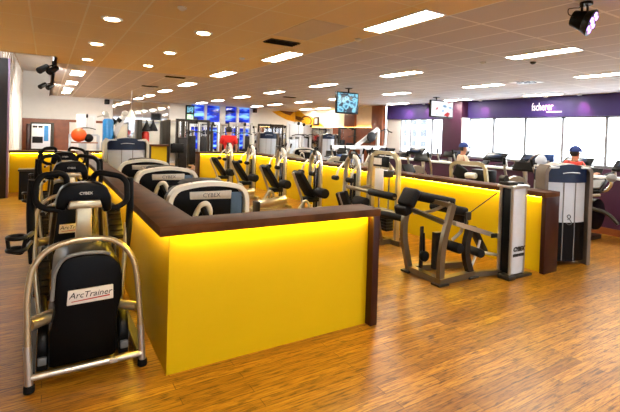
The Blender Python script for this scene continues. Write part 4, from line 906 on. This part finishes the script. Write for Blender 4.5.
# crossover with two slanting silver arms
t = thing('cable_crossover', 'silver crossover machine with two slanting arms in a V', 'cable machine', (at(113, 16.5), 16.5, 0))
g = lambda px, py: P(px, py, Y=16.5)
for nm, a, b_ in (('arm', g(114, 140), g(105.5, 114)), ('arm', g(112, 140), g(125, 113.5))):
    MB().tube([V((a.x, 16.5, 1.0)), a, b_], .05, sec=(.16, .1)).build(nm, 'silver', t)
    MB().cyl(b_+V((0, -.08, 0)), b_+V((0, .08, 0)), .1, n=16, bev=.02).build('pulley_head', 'silver', t)
MB().tube([g(97, 117), g(103, 115.5), g(106, 114)], .02, 8).build('link_bar', 'silver', t)
a = g(113, 139)
MB().bx(a.x-.35, a.x+.35, 16.35, 16.7, .0, 1.1, .03).build('stack_shroud', 'steel_panel', t)
MB().cyl((a.x-.05, 16.4, 1.75), (a.x+.05, 16.4, 1.85), .09, n=14).cyl((a.x+.12, 16.4, 1.8), (a.x+.2, 16.4, 1.9), .08, n=14).build('handle', 'black_plastic', t)
# punch bag
x = at(108, 15.9)
t = thing('punch_bag', 'tall bright blue punch bag left of the slanting silver arms', 'punch bag', (x, 15.9, 0))
MB().lathe([(.10, .55), (.15, .58), (.16, 1.2), (.16, 1.8), (.13, 1.86), (.03, 1.88)], (x, 15.9, 0), 24).build('bag', 'blue_vinyl', t)
MB().lathe([(.3, 0), (.3, .06), (.06, .12), (.05, .55), (.1, .56)], (x, 15.9, 0), 24).build('stand', 'black_plastic', t)
# ball rack and balls
t = thing('ball_rack', 'grey two-rail rack holding the orange and black balls', 'rack', (1.0, 16.2, 0))
zz = P(80, 141.5, Y=16.2).z
for x in (.62, 1.42):
    MB().tube([(x, 16.0, 0), (x, 16.0, 1.32)], .025, sec=(.05, .05)).tube([(x, 16.45, 0), (x, 16.45, 1.32)], .025, sec=(.05, .05)).tube([(x, 16.0, .02), (x, 16.45, .02)], .02, sec=(.05, .04)).build('side_frame', 'steel_panel', t)
for z, mm in ((zz-.02, 'wood_brown'), (.5, 'steel_panel')):
    MB().bx(.6, 1.44, 16.0, 16.46, z-.03, z).build('shelf', mm, t)
MB().tube([(.6, 16.46, 1.32), (1.44, 16.46, 1.32)], .02, sec=(.05, .05)).build('top_rail', 'steel_panel', t)
p = P(79, 135, Y=16.23)
tag(MB().ball((p.x, 16.23, zz-.02+.225), .225, n=24).build('exercise_ball', 'orange_rubber'), 'orange exercise ball on the grey rack', 'exercise ball')
p = P(88.8, 137, Y=16.2)
tag(MB().ball((p.x, 16.2, zz-.02+.135), .135, n=20).build('medicine_ball', 'black_pad'), 'small black ball beside the orange ball on the rack', 'ball')
# vending machine
t = thing('vending_machine', 'dark drinks machine with white front panels and blue side strip', 'vending machine', (-.1, 22, 0))
x0, x1 = P(29, 130, Y=21.7).x, P(56, 130, Y=21.7).x
def vx(px): return P(px, 130, Y=21.7).x
def vz(py): return P(42, py, Y=21.7).z
MB().bx(vx(30.5), vx(54), 21.75, 22.6, 0.02, vz(122.5), .02).build('cabinet', 'dark_steel', t)
MB().bx(vx(26), vx(30.4), 21.8, 22.5, .02, vz(124), .02).build('side_unit', 'wood_end', t)
MB().bx(vx(31.5), vx(50.5), 21.7, 21.76, .62, vz(124), .01).build('door_frame', 'pale_panel', t)
MB().bx(vx(32.4), vx(37.2), 21.68, 21.71, vz(136), vz(125.3)).build('white_panel', 'label_white', t)
MB().bx(vx(38), vx(43), 21.68, 21.71, vz(136), vz(125.3)).build('white_panel', 'label_white', t)
MB().bx(vx(32.4), vx(43), 21.68, 21.71, vz(143), vz(136.6)).build('delivery_slot', 'black_gloss', t)
MB().bx(vx(44), vx(48.6), 21.68, 21.71, vz(141), vz(125.3)).build('blue_panel', 'blue_vinyl', t)
for px in (34, 36, 39.5, 41.5): MB().cyl((vx(px), 21.675, vz(126.8)), (vx(px), 21.69, vz(126.8)), .05, n=10).build('dispenser_knob', 'black_plastic', t)
# pendant lamp
p = P(131, 114, Y=18); t = thing('pendant_lamp', 'white cone pendant lamp hanging before the mirror', 'lamp', (p.x, 18, 3.0))
MB().tube([(p.x, 18, 3.0), (p.x, 18, p.z+.1)], .015, 8).build('rod', 'white_metal', t)
MB().lathe([(.03, .16), (.06, .12), (.17, -.12), (.15, -.12), (.04, .1)], p, 20).build('shade', 'white_plastic', t)
# racks with hanging gear
def rack(label, pl, pr, Y, m='dark_steel'):
    x0, x1 = at(pl, Y), at(pr, Y); h = P(pl, 119.5, Y=Y).z
    t = thing('storage_rack', label, 'rack', ((x0+x1)/2, Y, 0))
    for x in (x0, x1):
        MB().bx(x-.08, x+.08, Y-.05, Y+.45, 0, h, .01).build('upright', m, t)
    MB().bx(x0-.1, x1+.1, Y+.35, Y+.45, h-.08, h, .01).build('top_beam', 'silver', t)
    MB().bx(x0, x1, Y+.42, Y+.46, .35, h-.1).build('back_panel', 'white_plastic', t)
    for z in (.35, .8): MB().bx(x0, x1, Y, Y+.42, z-.03, z).build('shelf', 'steel_panel', t)
    return t, x0, x1, h
t, x0, x1, h = rack('dark-posted white rack with black hanging cones and a red bag', 139.5, 164.5, 17.0)
for px in (146.8, 153.2):
    p = P(px, 127.5, Y=17.1); c = tag(MB().lathe([(.02, .28), (.05, .16), (.17, -.1), (.15, -.13), (.02, -.13)], p, 18).tube([p+V((0, 0, .25)), V((p.x, 17.1, h-.04)), V((p.x, 17.37, h-.03))], .012, 6, .02).build('training_cone', 'black_pad'), 'black cone %s on the white rack' % ('hanging above the red bag' if px < 150 else 'hanging right of the red bag'), 'cone', 'black cones on the white rack')
p = P(145.5, 134, Y=17.15)
t2 = thing('training_bag', 'red upright training bag standing on the white rack', 'bag', (p.x, 17.15, .8))
MB().lathe([(.11, 0), (.13, .03), (.13, .62), (.1, .68), (.02, .69)], (p.x, 17.15, .8), 20).build('bag', 'red_vinyl', t2)
MB().tube([(p.x-.06, 17.15, 1.48), (p.x-.05, 17.15, 1.53), (p.x+.05, 17.15, 1.53), (p.x+.06, 17.15, 1.48)], .012, 6, .03).build('strap', 'black_pad', t2)
t, x0, x1, h = rack('dark-posted white rack holding a single black ball', 168, 184.5, 17.0)
p = P(174.5, 136, Y=17.2)
tag(MB().ball((p.x, 17.2, .8+.14), .14, n=18).build('medicine_ball', 'black_pad'), 'black ball resting on the right-hand white rack', 'ball')
# flat black television-like panel on stand between racks (dark block before the short yellow wall)
p = P(177, 148, Y=13.2)
t = thing('display_panel', 'black rectangular panel on a thin post left of the dark machine', 'panel', (p.x, 13.2, 0))
a, b_ = P(171, 143.5, Y=13.2), P(184, 153, Y=13.2)
MB().bx(a.x, b_.x, 13.2, 13.26, b_.z, a.z, .01).build('panel', 'black_plastic', t)
MB().tube([(p.x, 13.23, 0), (p.x, 13.23, b_.z+.05)], .02, 10).cyl((p.x, 13.23, 0), (p.x, 13.23, .03), .2, n=20).build('post', 'dark_steel', t)
# long beam rig
Yr = 12.9
a, b_ = P(333, 147.5, Y=Yr), P(384, 147.5, Y=Yr)
t = thing('beam_rig', 'long silver horizontal beam rig with blue pads before the wood wainscot', 'rig', ((a.x+b_.x)/2, Yr, 0))
zb = (a.z+b_.z)/2
MB().tube([(a.x-.1, Yr, zb), (b_.x+.05, Yr, zb)], .03, sec=(.12, .14)).build('beam', 'silver', t)
for f_ in (.02, .22, .55, .95):
    x = a.x+(b_.x-a.x)*f_
    MB().tube([(x, Yr, .0), (x, Yr, zb-.06)], .03, sec=(.09, .12)).bx(x-.06, x+.06, Yr-.4, Yr+.4, 0, .06, .01).build('post', 'white_metal', t)
for f_ in (.1, .38, .75):
    x = a.x+(b_.x-a.x)*f_
    MB().slab((x-.2, Yr-.12, .75), (x+.2, Yr-.12, .75), .3, .3, .05).build('pad', 'blue_pad', t)
# leg press with diagonal rails
Yl = 14.2
def lp(px, py, d=0): return P(px, py, Y=Yl+d)
t = thing('leg_press', 'big silver leg press with steep diagonal rails and black handles', 'strength machine', (lp(368, 140).x, Yl, 0))
for d in (-.2, .25): MB().tube([lp(356, 146, d), lp(378, 128.5, d)], .04, sec=(.1, .14)).build('rail', 'white_metal', t)
MB().tube([lp(378, 129), V((lp(378, 129).x, Yl, 0))], .03, sec=(.12, .12)).build('post', 'silver', t)
MB().tube([lp(376, 133), lp(386, 129), lp(389, 131.5), lp(392, 132.5)], .025, 8, .05).build('handle', 'black_plastic', t)
MB().tube([lp(386, 130), V((lp(384, 130).x, Yl, 0))], .03, sec=(.08, .08)).build('rear_post', 'white_metal', t)
MB().bx(lp(350, 140).x, lp(392, 140).x, Yl-.3, Yl+.35, 0, .1, .02).build('base', 'silver', t)
MB().slab(lp(366, 143, -.1), lp(373, 134, -.1), .5, .06, .01).build('sled_plate', 'dark_steel', t)
MB().slab(lp(352, 150, 0), lp(349, 143, 0), .4, .1, .03, (1, 0, 0)).build('backrest', 'black_pad', t)
for d in (-.45, .5): MB().cyl(lp(372, 137, d), lp(372, 137, d)+V((0, .09, 0)), .2, n=22, bev=.01).build('weight_plate', 'plate_iron', t)

# ================================================================== PEOPLE
def skinmesh(name, J, E_, m, parent, root):
    names = list(J); me = bpy.data.meshes.new(name); W = wmat(parent)
    me.from_pydata([W.inverted() @ V(J[n][0]) for n in names], [(names.index(a), names.index(b)) for a, b in E_], [])
    o = bpy.data.objects.new(name, me); COL.objects.link(o); o.parent = parent
    md = o.modifiers.new('skin', 'SKIN'); md.use_smooth_shade = True
    for i, n in enumerate(names):
        sv = me.skin_vertices[0].data[i]; r = J[n][1]; sv.radius = r if isinstance(r, tuple) else (r, r); sv.use_root = (n == root)
    su = o.modifiers.new('sub', 'SUBSURF'); su.levels = 2; su.render_levels = 2
    me.materials.append(M[m]); return o
def person(label, loc, rz, pose, shirt, shorts, capm=None, hairm='hair'):
    t = thing('person', label, 'person', loc, rz); W = WM[t.name]
    def w(x, y, z): return W @ V((x, y, z))       # local: faces +X
    seat = pose == 'seated'
    hz = .64 if seat else .93
    J = {'pel': (w(0, 0, hz), .13), 'waist': (w(.02, 0, hz+.18), .115), 'chest': (w(.04, 0, hz+.38), .135), 'neckb': (w(.05, 0, hz+.50), .07), 'neck': (w(.07, 0, hz+.55), .056), 'head0': (w(.085, 0, hz+.61), .075), 'head1': (w(.09, 0, hz+.69), .088), 'crown': (w(.085, 0, hz+.75), .062)}
    E_ = [('pel', 'waist'), ('waist', 'chest'), ('chest', 'neckb'), ('neckb', 'neck'), ('neck', 'head0'), ('head0', 'head1'), ('head1', 'crown')]
    sh = {'pel': (w(0, 0, hz-.02), .15), 'waist': (w(.02, 0, hz+.18), .155), 'chest': (w(.04, 0, hz+.37), .172), 'col': (w(.05, 0, hz+.51), .085)}
    sE = [('pel', 'waist'), ('waist', 'chest'), ('chest', 'col')]
    so = {'pel': (w(0, 0, hz), .148)}; oE = []
    for s, k in ((1, 'l'), (-1, 'r')):
        shp = w(.04, s*.18, hz+.45)
        if seat: el_, wr = w(.16, s*.25, hz+.2), w(.42, s*.2, hz+.27)
        else: el_, wr = w(.0, s*.25, hz+.16), w(.12, s*.24, hz-.06)
        J['sh'+k] = (shp, .065); J['el'+k] = (el_, .045); J['wr'+k] = (wr, .032)
        hd = (wr-el_).normalized(); pm = wr+hd*.06; J['pm'+k] = (pm, .034)
        E_ += [('chest', 'sh'+k), ('sh'+k, 'el'+k), ('el'+k, 'wr'+k), ('wr'+k, 'pm'+k)]
        side = W.to_3x3() @ V((0, 1, 0)); dn = W.to_3x3() @ V((0, 0, -1))
        if abs(hd.dot(dn)) > .8: dn = W.to_3x3() @ V((1, 0, 0))
        for fi, (off, ln) in enumerate(((-.027, .07), (-.009, .08), (.009, .075), (.027, .06))):
            p1 = pm+hd*.035+side*off; p2 = p1+hd*ln*.5+dn*.01; p3 = p2+hd*ln*.3+dn*ln*.45
            for j, pp in enumerate((p1, p2, p3)): J['f%s%d%d' % (k, fi, j)] = (pp, .0095-.001*j)
            E_ += [('pm'+k, 'f%s%d0' % (k, fi)), ('f%s%d0' % (k, fi), 'f%s%d1' % (k, fi)), ('f%s%d1' % (k, fi), 'f%s%d2' % (k, fi))]
        th = wr+hd*.03-side*s*.03; J['t'+k+'0'] = (th, .012); J['t'+k+'1'] = (th+hd*.04-side*s*.02, .010)
        E_ += [('wr'+k, 't'+k+'0'), ('t'+k+'0', 't'+k+'1')]
        sh['s'+k] = (shp, .098); sh['e'+k] = (shp.lerp(el_, .75), .08); sE += [('chest', 's'+k), ('s'+k, 'e'+k)]
        if seat: hp, kn, an, to = w(.02, s*.1, hz-.02), w(.40, s*.13, hz-.08-(.12 if s > 0 else .0)), w(.30, s*.13, .22+(.0 if s > 0 else .14)), w(.46, s*.13, .16+(.0 if s > 0 else .14))
        else: hp, kn, an, to = w(0, s*.1, hz-.06), w(.04*s+.02, s*.11, .5), w(-.05+.08*s, s*.11, .09), w(.1+.08*s, s*.12, .045)
        J['hp'+k] = (hp, .092); J['kn'+k] = (kn, .062); J['cf'+k] = (kn.lerp(an, .35), .056); J['an'+k] = (an, .038); J['to'+k] = (to, .034)
        E_ += [('pel', 'hp'+k), ('hp'+k, 'kn'+k), ('kn'+k, 'cf'+k), ('cf'+k, 'an'+k), ('an'+k, 'to'+k)]
        so['h'+k] = (hp, .108); so['k'+k] = (hp.lerp(kn, .85), .088); oE += [('pel', 'h'+k), ('h'+k, 'k'+k)]
        shoe = MB().tube([an+V((0, 0, -.03)), an.lerp(to, .4)+V((0, 0, -.02)), to, to+(to-an).normalized()*.05], [.05, .052, .045, .03], 10, 0)
        shoe.build('shoe', 'dark_cloth', t)
    body = skinmesh('body', J, E_, 'skin', t, 'pel')
    skinmesh('shirt', sh, sE, shirt, t, 'pel'); skinmesh('shorts', so, oE, shorts, t, 'pel')
    hc = w(.09, 0, hz+.69)
    R3 = W.to_3x3()
    fx = R3 @ V((1, 0, 0)); fy = R3 @ V((0, 1, 0)); up = V((0, 0, 1))
    MB().cyl(hc+fx*.085-up*.035, hc+fx*.112-up*.045, .022, .010, 8).build('nose', 'skin', t)
    for s in (1, -1):
        MB().ball(hc+fx*.083+fy*s*.033, .0125, n=8).build('eye', 'eye_white', t); MB().ball(hc+fx*.093+fy*s*.033, .006, n=6).build('pupil', 'eye_dark', t)
        MB().ball(hc+fy*s*.09-up*.01, .026, (.6, .35, 1), 8, (0, 0, rz)).build('ear', 'skin', t)
    MB().box(hc+fx*.082-up*.085, (.012, .045, .01), .004, (0, 0, rz)).build('mouth', 'lip', t)
    hr = MB(); tmp = bmesh.new(); bmesh.ops.create_uvsphere(tmp, u_segments=18, v_segments=12, radius=.112)
    bmesh.ops.delete(tmp, geom=[v for v in tmp.verts if v.co.z < -.03 - (.05 if v.co.x < 0 else -.06) ], context='VERTS')
    hr._add(tmp, Matrix.Translation(hc+up*.02-fx*.012) @ Matrix.Rotation(rz, 4, 'Z')); hr.build('hair', hairm, t)
    if capm:
        cpm = MB(); tmp = bmesh.new(); bmesh.ops.create_uvsphere(tmp, u_segments=18, v_segments=12, radius=.124)
        bmesh.ops.delete(tmp, geom=[v for v in tmp.verts if v.co.z < -.01], context='VERTS')
        cpm._add(tmp, Matrix.Translation(hc+up*.035-fx*.01) @ Matrix.Rotation(rz, 4, 'Z')); cap_ = cpm.build('cap', capm, t)
        MB().ball(hc+fx*.14+up*.035, .09, (1, .85, .12), 14, (0, R(8), rz)).build('cap_brim', capm, cap_)
    return t
pr_ = P(229, 130, Y=13.55)
person('person in a red shirt standing with their back turned beyond the yellow wall', (pr_.x, 13.55, 0), R(70), 'standing', 'red_cloth', 'dark_cloth')
person('seated man in a coral red shirt and dark cap by the windows', (9.05, 4.80, .04), R(-12), 'seated', 'coral_cloth', 'dark_cloth', 'navy_cloth')
person('seated man in a cream shirt and blue cap beside the purple column', (8.78, 7.47, .02), R(-30), 'seated', 'cream_cloth', 'dark_cloth', 'navy_cloth')
# blue and white machine heads seen above the ledge
t = thing('rowing_machine', 'pale machine with square blue screen above the purple wall', 'cardio machine', (9.5, 5.75, 0))
xx = 9.5
a, b_ = P(544, 154, X=xx), P(553, 163, X=xx)
MB().bx(xx, xx+.06, b_.y, a.y, b_.z, a.z, .02).build('screen_back', 'blue_pad', t)
MB().ball(P(541, 161, X=xx-.1), .14, (.5, 1, 1), 18).build('fan_cover', 'pale_panel', t)
MB().tube([P(527, 164, X=xx), P(531, 158, X=xx), P(537, 154, X=xx), P(545, 155, X=xx)], .018, 8, .1).build('arm', 'silver', t)
MB().tube([(xx+.03, (a.y+b_.y)/2, b_.z+.05), (xx+.03, (a.y+b_.y)/2, .05)], .04, 10).bx(xx-.5, xx+.6, a.y-.4, a.y-.25, 0, .1, .02).build('post', 'silver', t)
# ================================================================== LIGHT
w = bpy.data.worlds.new('sky'); SC.world = w; w.use_nodes = True
bg = w.node_tree.nodes['Background']; bg.inputs[0].default_value = (.86, .93, 1, 1); bg.inputs[1].default_value = 6.0
for y0, y1 in ((1.2, CY0), (CY1, 14.75)):
    L = bpy.data.lights.new('window_portal', 'AREA'); L.shape = 'RECTANGLE'; L.size = y1-y0; L.size_y = 1.45; L.cycles.is_portal = True
    o = bpy.data.objects.new('window_portal', L); COL.objects.link(o); o.location = (WIN+.19, (y0+y1)/2, 1.65)
    o.matrix_world = Matrix.Translation(o.location) @ Matrix(((0, 0, 1, 0), (1, 0, 0, 0), (0, 1, 0, 0), (0, 0, 0, 1))) @ Matrix.Rotation(pi, 4, 'X')
L = bpy.data.lights.new('window_portal', 'AREA'); L.shape = 'RECTANGLE'; L.size = 17; L.size_y = 2.7; L.cycles.is_portal = True
o = bpy.data.objects.new('window_portal', L); COL.objects.link(o); o.matrix_world = Matrix.Translation((3.5, -6.2, 1.47)) @ Matrix.Rotation(pi/2, 4, 'X')  # portal for the added fill window behind the camera
vs = SC.view_settings; SC.display_settings.display_device = 'sRGB'
vs.view_transform = 'Standard'; vs.look = 'None'; vs.exposure = 1.2; vs.gamma = 1.0; vs.use_curve_mapping = False
cy = SC.cycles; cy.use_denoising = True; cy.max_bounces = 8; cy.diffuse_bounces = 4; cy.glossy_bounces = 3; cy.transparent_max_bounces = 8
cy.caustics_reflective = False; cy.caustics_refractive = False; cy.sample_clamp_indirect = 8; cy.use_light_tree = True
